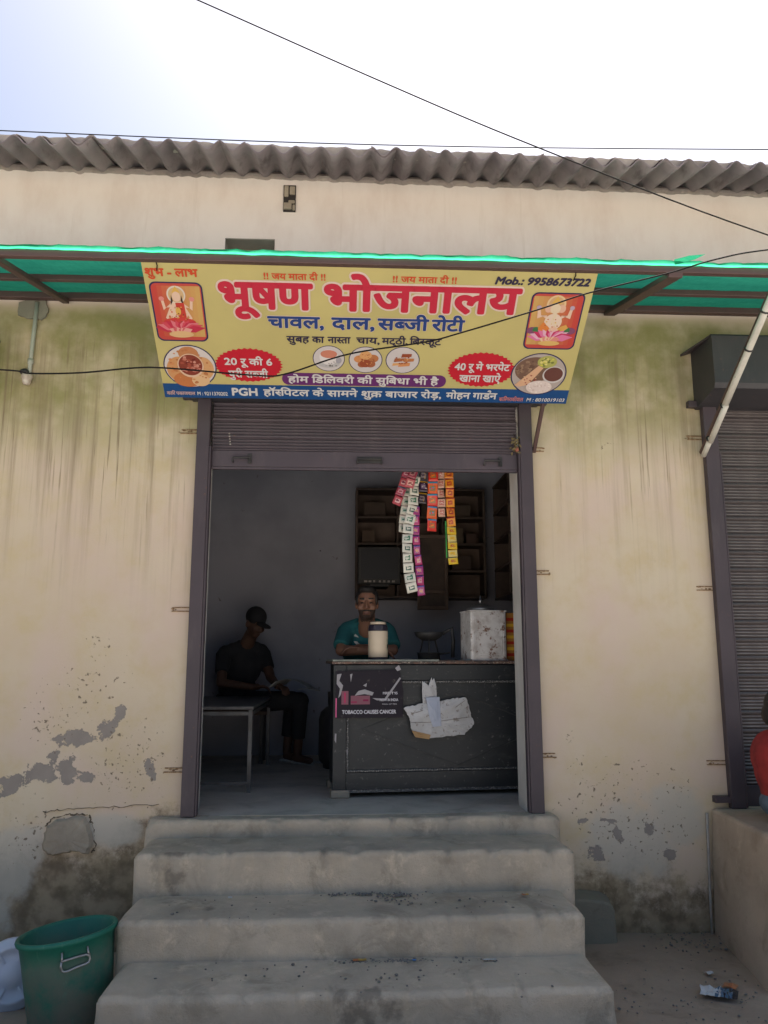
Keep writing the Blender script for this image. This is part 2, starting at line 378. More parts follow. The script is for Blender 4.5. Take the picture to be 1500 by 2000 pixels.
M['lip'] = worn('lips', (0.15, 0.065, 0.05, 1), (0.13, 0.055, 0.045, 1), 9, 0.6, bump=0)
M['stubble'] = worn('beard_stubble', (0.05, 0.033, 0.026, 1), (0.085, 0.05, 0.038, 1), 60, 0.8, bump=0.5, bs=150)
M['glassdark'] = worn('dark_screen', (0.012, 0.015, 0.022, 1), (0.018, 0.02, 0.028, 1), 3, 0.4, bump=0)
M['gravel'] = worn('gravel_bits', (0.12, 0.115, 0.11, 1), (0.24, 0.22, 0.2, 1), 60, 0.9)
M['bulb'] = worn('bulb_holder', (0.55, 0.5, 0.44, 1), (0.4, 0.33, 0.28, 1), 30, 0.5)

# ------------------------------------------------------------------ ground
def axis(fine0, fine1, step, far):
    a = []; x = fine0
    while x < fine1 + 1e-6: a.append(round(x, 4)); x += step
    d = step; lo = [fine0]; hi = [fine1]
    while lo[-1] > -far: d *= 1.45; lo.append(lo[-1] - d); hi.append(hi[-1] + d)
    return sorted(lo[1:]) + a + hi[1:]
gx = axis(-3.2, 3.2, 0.08, 300); gy = axis(2.0, 5.0, 0.08, 300)
mb = MB(); vs = []
for y in gy:
    for x in gx:
        z = 0.0
        if abs(x) < 8 and -4 < y < 9:
            z = 0.012 * n3(x * 1.7, y * 1.7, 0.3) + 0.005 * n3(x * 7, y * 7, 2.1)
            z -= 0.05 * max(0, min(1, (-x - 0.9) / 0.3)) * max(0, min(1, (4 + x) / 2))
        vs.append((x, y, z - 0.004))
nx = len(gx)
fs = [[j * nx + i, j * nx + i + 1, (j + 1) * nx + i + 1, (j + 1) * nx + i] for j in range(len(gy) - 1) for i in range(nx - 1)]
mb.add(vs, fs); g = mb.build('ground', M['ground'], smooth=True); tag(g, kind='structure')

# pale dusty concrete street, added out of view to bounce sunlight onto the facade
mb = MB(); rx = axis(-20, 20, 1.0, 250); ry = [3.05, 2.6, 2.0, 1.0, 0, -1, -2, -4, -6, -8.5]
vs = [(x, y + (0.05 * n3(x, 0, 2) if y > 3 else 0), 0.016) for y in ry for x in rx]; nx = len(rx)
o = mb.add(vs, [[j * nx + i + 1, j * nx + i, (j + 1) * nx + i, (j + 1) * nx + i + 1][::-1] for j in range(len(ry) - 1) for i in range(nx - 1)]).build('bounce_road', M['bounce_road']); tag(o, kind='structure')

# ------------------------------------------------------------------ building
YW = 4.785
B = thing('shop_building', 'low cream-painted shop building with corrugated grey roof and stained peeling walls', 'building', (0, 5.5, 0))
holes = [(-0.85, 1.12, 0.65, 3.10), (2.30, 4.40, 0.70, 3.30), (-4.40, -2.30, 0.70, 3.30), (-0.771, -0.454, 3.96, 4.181)]
def cuts(a, b, step, extra):
    n = int(round((b - a) / step)); xs = [a + (b - a) * i / n for i in range(n + 1)] + extra
    xs = sorted(set(round(x, 4) for x in xs)); out = [xs[0]]
    for x in xs[1:]:
        if x - out[-1] < 0.004:
            if x in extra: out[-1] = x
            continue
        out.append(x)
    return out
ex = [h[0] for h in holes] + [h[1] for h in holes]; ez = [h[2] for h in holes] + [h[3] for h in holes]
ex = [round(x, 4) for x in ex]; ez = [round(x, 4) for x in ez]
X = cuts(-6.0, -2.6, 0.2, [x for x in ex if x < -2.6]) + cuts(-2.58, 2.8, 0.022, [x for x in ex if -2.58 <= x <= 2.8]) + cuts(3.0, 7.0, 0.2, [x for x in ex if x > 3.0])
Z = cuts(-0.1, 4.62, 0.022, ez)
def sm(a, b, x):
    t = max(0, min(1, (x - a) / (b - a))); return t * t * (3 - 2 * t)
def blobs(x, z, L):
    m = 0
    for (cx, cz, rx, rz, ang) in L:
        dx, dz = x - cx, z - cz
        ca, sa = math.cos(ang), math.sin(ang)
        u, w = (dx * ca + dz * sa) / rx, (-dx * sa + dz * ca) / rz
        d = u * u + w * w
        if d < 4: m = max(m, 1.0 - d * 0.5)
    return m
PEEL = [(-1.50, 1.075, .13, .055, .15), (-1.33, 1.13, .05, .09, -.5), (-1.27, 1.21, .035, .06, -.4), (-1.62, .985, .035, .05, -.5), (-1.84, .83, .16, .055, .35),
        (-1.69, .885, .10, .06, .1), (-1.535, .90, .06, .085, 0), (-1.42, .86, .07, .035, 0), (-1.075, .915, .035, .055, .3), (-1.06, .85, .025, .03, 0),
        (1.545, .60, .07, .022, -.2), (1.60, .53, .025, .06, .45), (1.79, .545, .03, .045, .4), (1.40, .60, .04, .018, .2), (1.9, .42, .04, .05, 0), (1.47, .42, .05, .06, .6)]
POCK = [(-1.45, 1.35, .25, .2, 0), (-1.65, 1.15, .2, .2, 0), (-1.2, .95, .3, .3, 0), (1.40, .9, .12, .09, 0), (1.75, .88, .4, .06, -.1), (1.55, .72, .35, .16, 0),
        (1.75, .55, .4, .2, 0), (1.45, .8, .18, .1, -.5), (1.62, 2.83, .07, .03, .3), (1.35, 1.07, .08, .05, 0), (-1.4, 1.62, .15, .06, 0), (-1.7, .55, .25, .25, 0), (2.0, .78, .12, .1, 0)]
CHALK = [(-1.95, .32, .28, .32, 0), (-1.78, .50, .18, .13, 0), (1.7, .5, .3, .25, 0), (1.95, .62, .2, .2, 0), (-1.30, .58, .2, .1, 0)]
vs = []; A = {k: [] for k in ('upper', 'mould_greenlight', 'streak', 'damp', 'chalk', 'peel', 'pock')}
for z in Z:
    for x in X:
        y = YW + 0.004 * n3(x * 1.1, z * 1.1, 4) + 0.0015 * n3(x * 8, z * 8, 1)
        b = 0
        if -1.75 < x < -1.25 and 0.3 < z < 0.72:      # loose plaster slab, bulging
            b = 0.018 * blobs(x, z, [(-1.5, .55, .13, .09, 0)])
        vs.append((x, y - b, z))
        w = 0.12 * n3(x * 1.5, z * 0.6, 9)
        A['upper'].append(sm(3.68, 3.76, z))
        A['mould_greenlight'].append(sm(2.55, 3.2, z + w) * (1 - sm(3.62, 3.74, z)) * 0.95)
        A['streak'].append(sm(1.75 + 0.5 * n3(x * 2.3, 0, 3), 2.9, z) * (1 - sm(3.35, 3.6, z + w)) * (1.0 if x < 1 else 0.75))
        A['damp'].append(((1 - sm(0.05, 0.90, z + w)) * 1.3 if x < 0 else (1 - sm(-.05, 0.68, z + w)) * 1.0) + (0.25 * (1 - sm(0, .35, abs(x + 1.08))) * (1 - sm(.6, .9, z))))
        A['chalk'].append(blobs(x, z, CHALK) * 0.9)
        A['peel'].append(blobs(x, z, PEEL) * 0.80)
        A['pock'].append(0.38 + 0.34 * max(0, blobs(x, z, POCK)) if z < 3.2 else 0.3)
nx = len(X); fs = []
for j in range(len(Z) - 1):
    zc = (Z[j] + Z[j + 1]) / 2
    for i in range(nx - 1):
        xc = (X[i] + X[i + 1]) / 2
        if any(h[0] < xc < h[1] and h[2] < zc < h[3] for h in holes): continue
        fs.append([j * nx + i, j * nx + i + 1, (j + 1) * nx + i + 1, (j + 1) * nx + i])
me = bpy.data.meshes.new('front_wall'); me.from_pydata(vs, [], fs)
for k, L in A.items():
    at = me.attributes.new(k, 'FLOAT', 'POINT'); at.data.foreach_set('value', L)
me.update()
fw = obj('front_wall', me, M['wall'], B, smooth=True)

# masonry behind the painted face: gives the openings their reveals
mb = MB(); y0, y1 = 4.797, 5.015
for (a, b) in ((-6, -4.40), (-2.30, -0.85), (1.12, 2.30), (4.40, 7)):
    mb.box(a, b, y0, y1, -0.2, 3.10)
mb.box(-6, -0.771, y0, y1, 3.101, 4.60).box(-0.454, 7, y0, y1, 3.101, 4.60).box(-0.771, -0.454, y0, y1, 3.101, 3.96).box(-0.771, -0.454, y0, y1, 4.181, 4.60)
mb.build('wall_masonry', M['plaster'], B)
mb = MB().box(-0.78, -0.445, 4.93, 5.013, 3.95, 4.19); mb.build('vent_back', M['stone'], B)
for (a, b, c, d) in ((-0.76, -0.60, 3.975, 4.03), (-0.59, -0.47, 3.975, 4.022)):
    MB().box(a, b, 4.83, 4.92, c, d).build('brick', M['brick'], B, bevel=0.006)
# putlog hole with broken bricks, high on the wall
MB().box(-0.405, -0.325, 4.772, 4.80, 4.375, 4.56).build('putlog_hole', M['dark'], B)
for (a, b, c, d, yy) in ((-0.40, -0.372, 4.475, 4.555, 4.765), (-0.365, -0.33, 4.49, 4.548, 4.762), (-0.402, -0.35, 4.385, 4.43, 4.758), (-0.372, -0.33, 4.43, 4.452, 4.766), (-0.345, -0.328, 4.38, 4.42, 4.764)):
    MB().box(a, b, yy, 4.80, c, d).build('brick', M['stone'], B, bevel=0.005)
# lintel reveal and other walls of the block, room
MB().box(-6, -5.78, 5.016, 7.92, -0.2, 4.6).build('side_wall', M['plaster'], B)
MB().box(6.78, 7, 5.016, 7.92, -0.2, 4.6).build('side_wall', M['plaster'], B)
MB().box(-6, 7, 7.72, 7.94, -0.2, 4.9).build('back_wall', M['plaster'], B)
MB().box(-5.7, 6.7, 5.02, 7.6, -0.2, 0.62).build('plinth', M['plaster'], B)
MB().box(-1.9, 1.75, 7.6, 7.715, 0.6, 3.6).build('room_wall', M['room'], B)
MB().box(-2.0, -1.9, 5.016, 7.715, 0.6, 3.6).build('room_wall', M['room'], B)
MB().box(1.62, 1.72, 5.016, 7.6, 0.6, 3.6).build('room_wall', M['room'], B)
MB().box(-1.9, -0.85, 5.016, 5.03, 0.6, 3.6).build('room_wall', M['room'], B)
MB().box(1.12, 1.62, 5.016, 5.03, 0.6, 3.6).build('room_wall', M['room'], B)
MB().box(-2.0, 1.72, 4.9, 7.72, 3.6, 3.66).build('room_ceiling', M['ceil'], B)
MB().box(-1.9, 1.62, 4.79, 7.6, 0.63, 0.65).build('room_floor', M['floor'], B)
MB().box(-0.862, -0.833, 4.79, 5.013, 0.65, 3.1).build('door_reveal', M['reveal'], B)
MB().box(1.078, 1.13, 4.79, 5.013, 0.65, 3.1).build('door_reveal', M['reveal'], B)
MB().box(-5.77, 6.77, 5.02, 7.71, 3.665, 3.72).build('loft_floor', M['ceil'], B)

# roof: sheets of corrugated asbestos cement laid side by side
def sheet(x0, lap, tilt, shift):
    pitch = 0.15; n = 7; per = 12; mb = MB(); vs = []
    ys = [4.33 + shift, 4.5, 4.8, 5.6, 6.6, 7.6, 8.2]
    for layer in (0, 1):
        for y in ys:
            for i in range(n * per + 1):
                a = i / per; x = x0 + a * pitch
                zc = 4.508 - 0.006 * x + 0.285 * (y - 4.33) + lap + tilt * (a - 3.5)
                z = zc + 0.028 * math.cos(2 * math.pi * a) + 0.004 * n3(x * 5, y * 2, 1)
                vs.append((x, y + 0.006 * n3(x * 6, 0, y) * (y < 4.4), z + (0.007 if layer else 0)))
    m = n * per + 1; fs = []; L = len(ys)
    for layer in (0, 1):
        o = layer * L * m
        for j in range(L - 1):
            for i in range(m - 1):
                q = [o + j * m + i, o + j * m + i + 1, o + (j + 1) * m + i + 1, o + (j + 1) * m + i]
                fs.append(q if layer else q[::-1])
    for i in range(m - 1):
        fs.append([i, i + 1, L * m + i + 1, L * m + i])
        k = (L - 1) * m; fs.append([k + i + 1, k + i, L * m + k + i, L * m + k + i + 1])
    for j in range(L - 1):
        fs.append([j * m, L * m + j * m, L * m + (j + 1) * m, (j + 1) * m])
        a = j * m + m - 1; fs.append([a, a + m, L * m + a + m, L * m + a])
    return mb.add(vs, fs)
k = 0; x = -6.15
RF = MB(); rf = None
while x < 7.0:
    o = sheet(x, 0.008 * (k % 2), 0.0015 * random.uniform(-1, 1), random.uniform(-0.012, 0.012)).build('roof_sheet', M['roof'], B, smooth=True)
    k += 1; x += 0.90
# mortar and rubble lying on the sheets along the eave
mb = MB(); vs = []; n = 700
for i in range(n + 1):
    x = -6.0 + 13.0 * i / n
    ph = 0.028 * math.cos(2 * math.pi * (x + 6.15) / 0.15); z0_ = 4.538 - 0.006 * x
    top = z0_ + 0.024 + 0.014 * n3(x * 3, 0, 7) + 0.010 * n3(x * 17, 0, 2)
    for (yy, zz) in ((4.375, z0_ + ph), (4.37, max(z0_ + ph + .004, top)), (4.42, max(z0_ + ph + .018, top + 0.014)), (4.52, z0_ + .06 + 0.012 * n3(x * 9, 1, 3))):
        vs.append((x, yy + 0.01 * n3(x * 14, yy, 0), zz))
fs = [[i * 4 + j, (i + 1) * 4 + j, (i + 1) * 4 + j + 1, i * 4 + j + 1] for i in range(n) for j in range(3)]
mb.add(vs, fs).build('eave_mortar', M['mortar'], B)
# ragged mortar bead where the sheets sit on the wall
vs = []; n = 560
for i in range(n + 1):
    x = -3.2 + 7.0 * i / n; val = max(0, -math.cos(2 * math.pi * (x + 6.15) / 0.15)); zb = 4.606 - .006 * x - .02 * val * max(0, .3 + n3(x * 5, 1, 1)) + .006 * n3(x * 22, 2, 2)
    for (yy, zz) in ((4.786, zb - .004), (4.768 + .008 * n3(x * 15, 3, 1), zb + .004), (4.765, 4.63 - .006 * x), (4.79, 4.66 - .006 * x)): vs.append((x, yy, zz))
MB().add(vs, [[i * 4 + j, (i + 1) * 4 + j, (i + 1) * 4 + j + 1, i * 4 + j + 1] for i in range(n) for j in range(3)]).build('wall_head_mortar', M['beadmortar'], B)
# wall top filler under the sheets
MB().box(-5.9, 6.9, 4.80, 5.0, 4.601, 4.615).build('wall_plate', M['plaster'], B)

# loose plaster slab and cracks low on the left
def ribbon(mb, pts, w):
    for a, b in zip(pts[:-1], pts[1:]):
        mb.bar((a[0], YW - 0.002, a[1]), (b[0], YW - 0.002, b[1]), w * random.uniform(0.2, 1.4), 0.012, up=(0, 1, 0))
def jag(pts, n=6, amp=0.008):
    out = []
    for (a, b) in zip(pts[:-1], pts[1:]):
        for k in range(n):
            f = k / n; out.append((a[0] + (b[0] - a[0]) * f + random.uniform(-amp, amp), a[1] + (b[1] - a[1]) * f + random.uniform(-amp, amp)))
    return out + [pts[-1]]
out = jag([(-1.639 + (p - 90) * .00294, .654 - (q_ - 1595) * .00274) for p, q_ in ((90, 1640), (95, 1612), (112, 1600), (150, 1593), (166, 1596), (178, 1620), (184, 1648), (176, 1668), (150, 1661), (128, 1664), (108, 1670), (90, 1660), (90, 1640))], 4, 0.005)
mb = MB(); nn = len(out) - 1; cx = sum(p[0] for p in out[:-1]) / nn; cz = sum(p[1] for p in out[:-1]) / nn
vs = [(p[0], 4.765, p[1]) for p in out[:-1]] + [(cx + (p[0] - cx) * 0.88, 4.742 + 0.006 * random.random(), cz + (p[1] - cz) * 0.88) for p in out[:-1]] + [(cx, 4.738, cz)]
fs = [[i, (i + 1) % nn, nn + (i + 1) % nn, nn + i] for i in range(nn)] + [[nn + i, nn + (i + 1) % nn, 2 * nn] for i in range(nn)]
mb.add(vs, fs).build('loose_plaster_slab', M['stone'], B)
for pts_, amp_, w_ in (([(-1.66, .678), (-1.55, .69), (-1.3, .70), (-1.02, .715)], 0.007, 0.0018), ([(-1.635, .61), (-1.60, .645), (-1.50, .668), (-1.41, .662)], 0.006, 0.006), ([(-1.40, .655), (-1.372, .60), (-1.355, .50), (-1.375, .46)], 0.009, 0.005)):
    mb = MB(); ribbon(mb, jag(pts_, 9, amp_), w_); mb.build('plaster_crack', M['crack'], B)
# edge pipe running down the corner by the raised platform
MB().tube([(2.125, 4.765, .64), (2.12, 4.765, .45), (2.11, 4.762, .2), (2.105, 4.76, -0.05)], 0.008, 6).build('corner_trim', M['mortar'], B, smooth=True)

# ------------------------------------------------------------------ steps
ST = thing('entrance_steps', 'four worn grey cement steps leading up to the open shop', 'steps', (0.1, 4.2, 0))
STAIN = {2: [(-0.78, 4.17, .17, .05), (-0.62, 4.06, .05, .05)], 3: [(-0.55, 3.84, .09, .035), (-0.5, 3.74, .06, .06), (.1, 3.55, .2, .1)], 1: [(-0.82, 4.32, .1, .03)], 0: []}
WORN = {3: [(-0.42, 3.6, .12, .04), (.3, 3.58, .08, .02), (.72, 3.57, .1, .02), (1.06, 3.6, .08, .06)], 2: [(1.05, 3.95, .06, .05), (.5, 3.93, .1, .02)], 1: [(.2, 4.3, .3, .015), (.8, 4.3, .2, .015)], 0: [(.5, 4.67, .3, .02), (.98, 4.68, .1, .02)]}
def step(idx, x0, x1, yb, yf, zt, zb, flare=0.0):
    prof = [(yb, zt)]
    m = 7
    for k in range(1, m): prof.append((yb + (yf + 0.03 - yb) * k / m, zt + 0.003 * math.sin(k * 2.1 + idx)))
    for k in range(7):
        a = math.pi / 2 * k / 6; prof.append((yf + 0.03 - 0.03 * math.sin(a), zt - 0.03 + 0.03 * math.cos(a)))
    q = 7
    for k in range(1, q + 1): prof.append((yf + 0.012 * math.sin(math.pi * k / q), zt - 0.03 + (zb - zt + 0.03) * k / q))
    N = 170; vs = []; P = len(prof); at1 = []; at2 = []
    for i in range(N + 1):
        f = i / N
        for (y, z) in prof:
            dz = (zt - z)
            xa = x0 - flare * dz; xb = x1 + flare * dz
            e = min(f, 1 - f) * N
            x = xa + (xb - xa) * f + 0.008 * n3(y * 6, z * 6, idx + (0 if f < .5 else 9)) * (e < 3)
            rnd = 0.018 * (max(0, 3 - e) / 3) ** 2
            yy = y + 0.013 * n3(x * 1.9, z * 3, idx * 5) + 0.005 * n3(x * 8, z * 8, idx) + 0.002 * n3(x * 26, z * 26, idx) + (rnd if y < yf + 0.05 else 0)
            zz = z + (0.010 * n3(x * 1.6, y * 3, idx * 7) + 0.004 * n3(x * 8, y * 8, idx) + 0.0015 * n3(x * 28, y * 28, idx)) * (1 if z > zb + .01 else 0) - (rnd if z > zt - 0.02 else 0)
            if zt - .035 < z and y < yf + .04:      # chipped, foot-worn nosing
                ch = max(0, n3(x * 7, idx * 3, 5) - .12) * .06 + max(0, n3(x * 19, idx * 3, 1) - .2) * .05
                yy += ch * .8; zz -= ch * .7
            vs.append((x, yy, zz))
            def bl(L):
                b = 0
                for (cx, cy, rx, ry) in L:
                    d = ((x - cx) / rx) ** 2 + ((y - cy) / ry) ** 2
                    b = max(b, 1 - d * 0.5)
                return b
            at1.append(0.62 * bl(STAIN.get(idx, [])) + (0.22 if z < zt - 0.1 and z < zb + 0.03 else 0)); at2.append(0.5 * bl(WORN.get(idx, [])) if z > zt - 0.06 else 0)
    fs = []
    for i in range(N):
        for j in range(P - 1):
            fs.append([i * P + j, i * P + j + 1, (i + 1) * P + j + 1, (i + 1) * P + j])
    base = len(vs)
    vs += [(x0 - flare * (zt - zb), yb, zb), (x1 + flare * (zt - zb), yb, zb)]; at1 += [0, 0]; at2 += [0, 0]
    fs.append([j for j in range(P)][::-1] + [base]); fs.append([N * P + j for j in range(P)] + [base + 1])
    me = bpy.data.meshes.new('step'); me.from_pydata(vs, [], fs)
    for nme, L in (('stain', at1), ('worn', at2)):
        a = me.attributes.new(nme, 'FLOAT', 'POINT'); a.data.foreach_set('value', L)
    me.update(); o = obj('step', me, M['step'], ST)
    for p in me.polygons: p.use_smooth = len(p.vertices) == 4
    return o
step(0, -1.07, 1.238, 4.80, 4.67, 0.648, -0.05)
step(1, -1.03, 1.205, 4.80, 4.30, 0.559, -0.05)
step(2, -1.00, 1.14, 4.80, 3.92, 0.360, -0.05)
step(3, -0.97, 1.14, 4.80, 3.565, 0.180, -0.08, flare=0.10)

# low cement mass against the wall, right of the steps
mb = MB(); N = 14; prof = []
vs = []; 
out = [(1.20, -0.05), (1.20, .235), (1.36, .235), (1.47, .225), (1.515, .205), (1.53, .17), (1.535, .05), (1.54, -.05)]
for d in (4.62, 4.78):
    for (x, z) in out: vs.append((x - (0.0 if d > 4.7 else 0.02) * (x > 1.3), d, z - (0.012 if d < 4.7 and z > 0 else 0)))
n = len(out); fs = [list(range(n)), [n + k for k in range(n)][::-1]] + [[k + n, k, (k + 1) % n, (k + 1) % n + n][::-1] for k in range(n)]
mb.add(vs, fs); o = mb.build('cement_block', M['darkcement'], bevel=0.012)
tag(o, 'low dark smooth cement block against the wall right of the steps', 'block')

# raised platform in front of the closed shop on the right
mb = MB()
top = 0.665
pts_t = [(2.155, 4.784), (2.10, 3.95), (4.6, 3.95), (4.6, 4.784)]; pts_b = [(2.125, 4.784), (1.98, 3.90), (4.7, 3.90), (4.7, 4.784)]
N = 12; vs = []; fs = []
for k in range(N + 1):
    f = k / N
    for s_ in range(4):
        pass
ring = []
def ringpts(P):
    o_ = []
    for a, b in zip(P, P[1:] + P[:1]):
        m = 24 if abs(b[0] - a[0]) > 1 else 12
        for i in range(m): o_.append((a[0] + (b[0] - a[0]) * i / m, a[1] + (b[1] - a[1]) * i / m))
    return o_
rt, rb = ringpts(pts_t), ringpts(pts_b); n = len(rt)
for k in range(N + 1):
    f = k / N; z = top - (top + 0.08) * f
    for p, q in zip(rt, rb):
        x = p[0] + (q[0] - p[0]) * f; y = p[1] + (q[1] - p[1]) * f
        vs.append((x + 0.008 * n3(y * 4, z * 4, 3), y + 0.008 * n3(x * 4, z * 4, 5) * (y < 4.7), z))
for k in range(N):
    for i in range(n): fs.append([k * n + i, (k + 1) * n + i, (k + 1) * n + (i + 1) % n, k * n + (i + 1) % n])
fs.append(list(range(n)))
o = mb.add(vs, fs).build('raised_platform', M['platform'], bevel=0.02)
tag(o, 'raised brown-grey cement platform in front of the closed shutter on the right', 'platform')

# ------------------------------------------------------------------ shutters
def slat_mesh(x0, x1):
    """one pressed slat, 0.11 m tall, top at z=0: a wide roll and four small ridges"""
    prof = [(0.0, 0.0)]
    for k in range(7):
        a = math.pi * k / 6; prof.append((-0.022 * math.sin(a) ** .7, -0.002 - 0.024 * (1 - math.cos(a)) / 2))
    z = -0.030
    for r in range(4):
        for k in range(5):
            a = math.pi * k / 4; prof.append((-0.012 * math.sin(a) - 0.001, z - 0.016 * (1 - math.cos(a)) / 2))
        z -= 0.0195
    prof.append((0.0, -0.11))
    mb = MB(); xs = [x0 + (x1 - x0) * i / 6 for i in range(7)]; P = len(prof)
    vs = [(x, y, z) for x in xs for (y, z) in prof]
    fs = [[i * P + j, i * P + j + 1, (i + 1) * P + j + 1, (i + 1) * P + j] for i in range(6) for j in range(P - 1)]
    return mb.add(vs, fs).mesh('slat')
def lug(x, z, d, parent):
    mb = MB()
    for dz in (-.012, .010): mb.bar((x, 4.779, z + dz), (x + d * random.uniform(.8, 1), 4.781, z + dz), 0.006, 0.008, up=(0, 1, 0))
    for k in range(7): mb.ell((x + d * random.uniform(.15, 1), 4.780, z + random.uniform(-.013, .010)), (random.uniform(.003, .011), .004, random.uniform(.002, .006)), nu=7, nv=4)
    mb.build('fixing_lug', M['rust'], parent)
def guide(x0, x1, z0, z1, parent, inner):
    mb = MB(); mb.box(x0, x1, 4.733, 4.782, z0, z1)
    if inner > 0: mb.box(x1 + .001, x1 + 0.012, 4.735, 4.79, z0 + .004, z1 - .3)
    else: mb.box(x0 - 0.012, x0 - .001, 4.735, 4.79, z0 + .004, z1 - .3)
    mb.build('guide_channel', M['guide'], parent, bevel=0.004)
def hood(x0, x1, ztop, parent, tip):
    mb = MB(); N = 10; vs = []; xs = [x0 + (x1 - x0) * i / N for i in range(N + 1)]
    prof = [(4.782, ztop), (4.50, ztop + .004), (4.487, ztop - 0.01), (4.485, 3.16), (4.50, 3.13), (4.73, 3.085), (4.782, 3.08)]
    P = len(prof); vs = [(x, y, z) for x in xs for (y, z) in prof]
    fs = [[i * P + j, i * P + j + 1, (i + 1) * P + j + 1, (i + 1) * P + j] for i in range(N) for j in range(P - 1)]
    fs += [[j for j in range(P)][::-1], [N * P + j for j in range(P)]]
    mb.add(vs, fs); mb.build('shutter_hood', M['hood'], parent)
    for s_, xx in ((-1, x0), (1, x1)):
        mb = MB()
        # triangular ear of the top plate, and the small end bracket below
        a = [(xx, 4.78, ztop + .002), (xx + s_ * 0.07, 4.78, ztop - .02), (xx, 4.5, ztop + .002), (xx, 4.78, ztop - .012), (xx + s_ * .07, 4.78, ztop - .034), (xx, 4.5, ztop - .012)]
        mb.add(a, [[0, 1, 2], [3, 5, 4], [0, 3, 4, 1], [1, 4, 5, 2], [2, 5, 3, 0]])
        mb.build('hood_ear', M['guide'], parent)
        MB().box(min(xx, xx + s_ * .055), max(xx, xx + s_ * .055), 4.74, 4.781, 3.088, 3.128).build('hood_bracket', M['guide'], parent)

SH = thing('rolling_shutter', 'half-raised brown-purple rolling shutter over the open shop doorway', 'shutter', (0.14, 4.76, 0.65))
guide(-0.89, -0.812, 0.652, 3.09, SH, 1); guide(1.09, 1.168, 0.652, 3.09, SH, -1)
hood(-0.93, 1.215, 3.46, SH, 0)
sm_ = slat_mesh(-0.80, 1.078); sm_.materials.append(M['shutter'])
for k in range(4):
    o = bpy.data.objects.new('slat', sm_); COL.objects.link(o); o.parent = SH
    o.matrix_parent_inverse = Matrix.Translation(SH.location).inverted(); o.location = (0, 4.79 - 0.012 * (k % 2), 2.775 + 0.103 * (k + 1))
for p in sm_.polygons: p.use_smooth = True
mb = MB().box(-0.80, 1.078, 4.772, 4.782, 2.672, 2.772).box(-0.80, 1.078, 4.772, 4.80, 2.655, 2.671)
bp = mb.build('bottom_plate', M['shutter'], SH, bevel=0.003)
for xx in (-0.62, 0.16, 0.92):
    mb = MB(); w = 0.075 if xx == 0.16 else 0.05
    mb.tube([(xx - w, 4.775, 2.70), (xx - w, 4.752, 2.70), (xx - w, 4.748, 2.722), (xx + w, 4.748, 2.722), (xx + w, 4.752, 2.70), (xx + w, 4.775, 2.70)], 0.006, 6)
    if xx != 0.16: mb.box(xx + w - .012, xx + w + .012, 4.764, 4.771, 2.69, 2.75)
    else: mb.box(xx - w, xx + w, 4.762, 4.771, 2.70, 2.74)
    mb.build('handle', M['blackiron'], bp)
for k in range(6): MB().ell((-0.69 - 0.002 * k, 4.768, 2.81 + 0.0165 * k + (.07 if k == 5 else 0)), (0.006, 0.004, 0.005), nu=6, nv=4).build('rivet', M['mortar'], SH)
for (x, z, d) in ((-0.892, 2.89, -.115), (-0.892, 1.807, -.115), (-0.892, .90, -.115), (1.17, 2.036, .09), (1.17, .967, .09), (1.17, 2.806, .08)): lug(x, z, d, SH)

def closed_shutter(name, label, xa, xb, lugs, side):
    t_ = thing(name, label, 'shutter', ((xa + xb) / 2, 4.76, 0.67), group='closed rolling shutters of the neighbouring shops')
    guide(xa, xa + 0.088, 0.667, 3.09, t_, 1); guide(xb - 0.088, xb, 0.667, 3.09, t_, -1)
    hood(xa - .03, xb + .03, 3.47, t_, 0)
    s_ = slat_mesh(xa + 0.10, xb - 0.10); s_.materials.append(M['shutter_grey']); s_.materials.append(M['ledge_skylight'])
    for p in s_.polygons:      # skylight painted as a paler colour on the upward slat ledges
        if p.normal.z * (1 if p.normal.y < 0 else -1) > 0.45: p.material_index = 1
    for p in s_.polygons: p.use_smooth = True
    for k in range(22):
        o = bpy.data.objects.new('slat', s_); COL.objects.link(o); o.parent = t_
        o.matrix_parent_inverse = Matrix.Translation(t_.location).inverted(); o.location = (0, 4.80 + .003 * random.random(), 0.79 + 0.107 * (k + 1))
    MB().box(xa + .10, xb - .10, 4.785, 4.80, 0.67, 0.79).build('bottom_plate', M['shutter'], t_, bevel=.003)
    mb = MB()
    rr = random.Random(3)
    for k in range(26):
        x = xa + .16 + rr.random() * 1.2; z = 1.2 + rr.random() * 1.8; w = rr.uniform(.01, .05)
        z = 0.79 + 0.107 * round((z - .79) / .107) - 0.012
        mb.box(x, x + w, 4.7805, 4.7835, z - rr.uniform(.003, .008), z)
    tag(mb.build('paint_scrape', M['mortar'], t_), kind='stuff')
    for (x, z, d) in lugs: lug(x, z, d, t_)
    return t_
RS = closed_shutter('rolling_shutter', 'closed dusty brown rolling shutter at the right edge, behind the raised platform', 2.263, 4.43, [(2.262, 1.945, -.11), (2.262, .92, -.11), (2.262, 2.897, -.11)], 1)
MB().box(2.17, 2.262, 4.735, 4.782, .70, .735).build('foot_bracket', M['guide'], RS)
closed_shutter('rolling_shutter', 'closed shutter at the left edge, only the tip of its dark hood showing', -4.43, -2.22, [(-2.218, 2.9, .10), (-2.218, 2.86, .09)], -1)

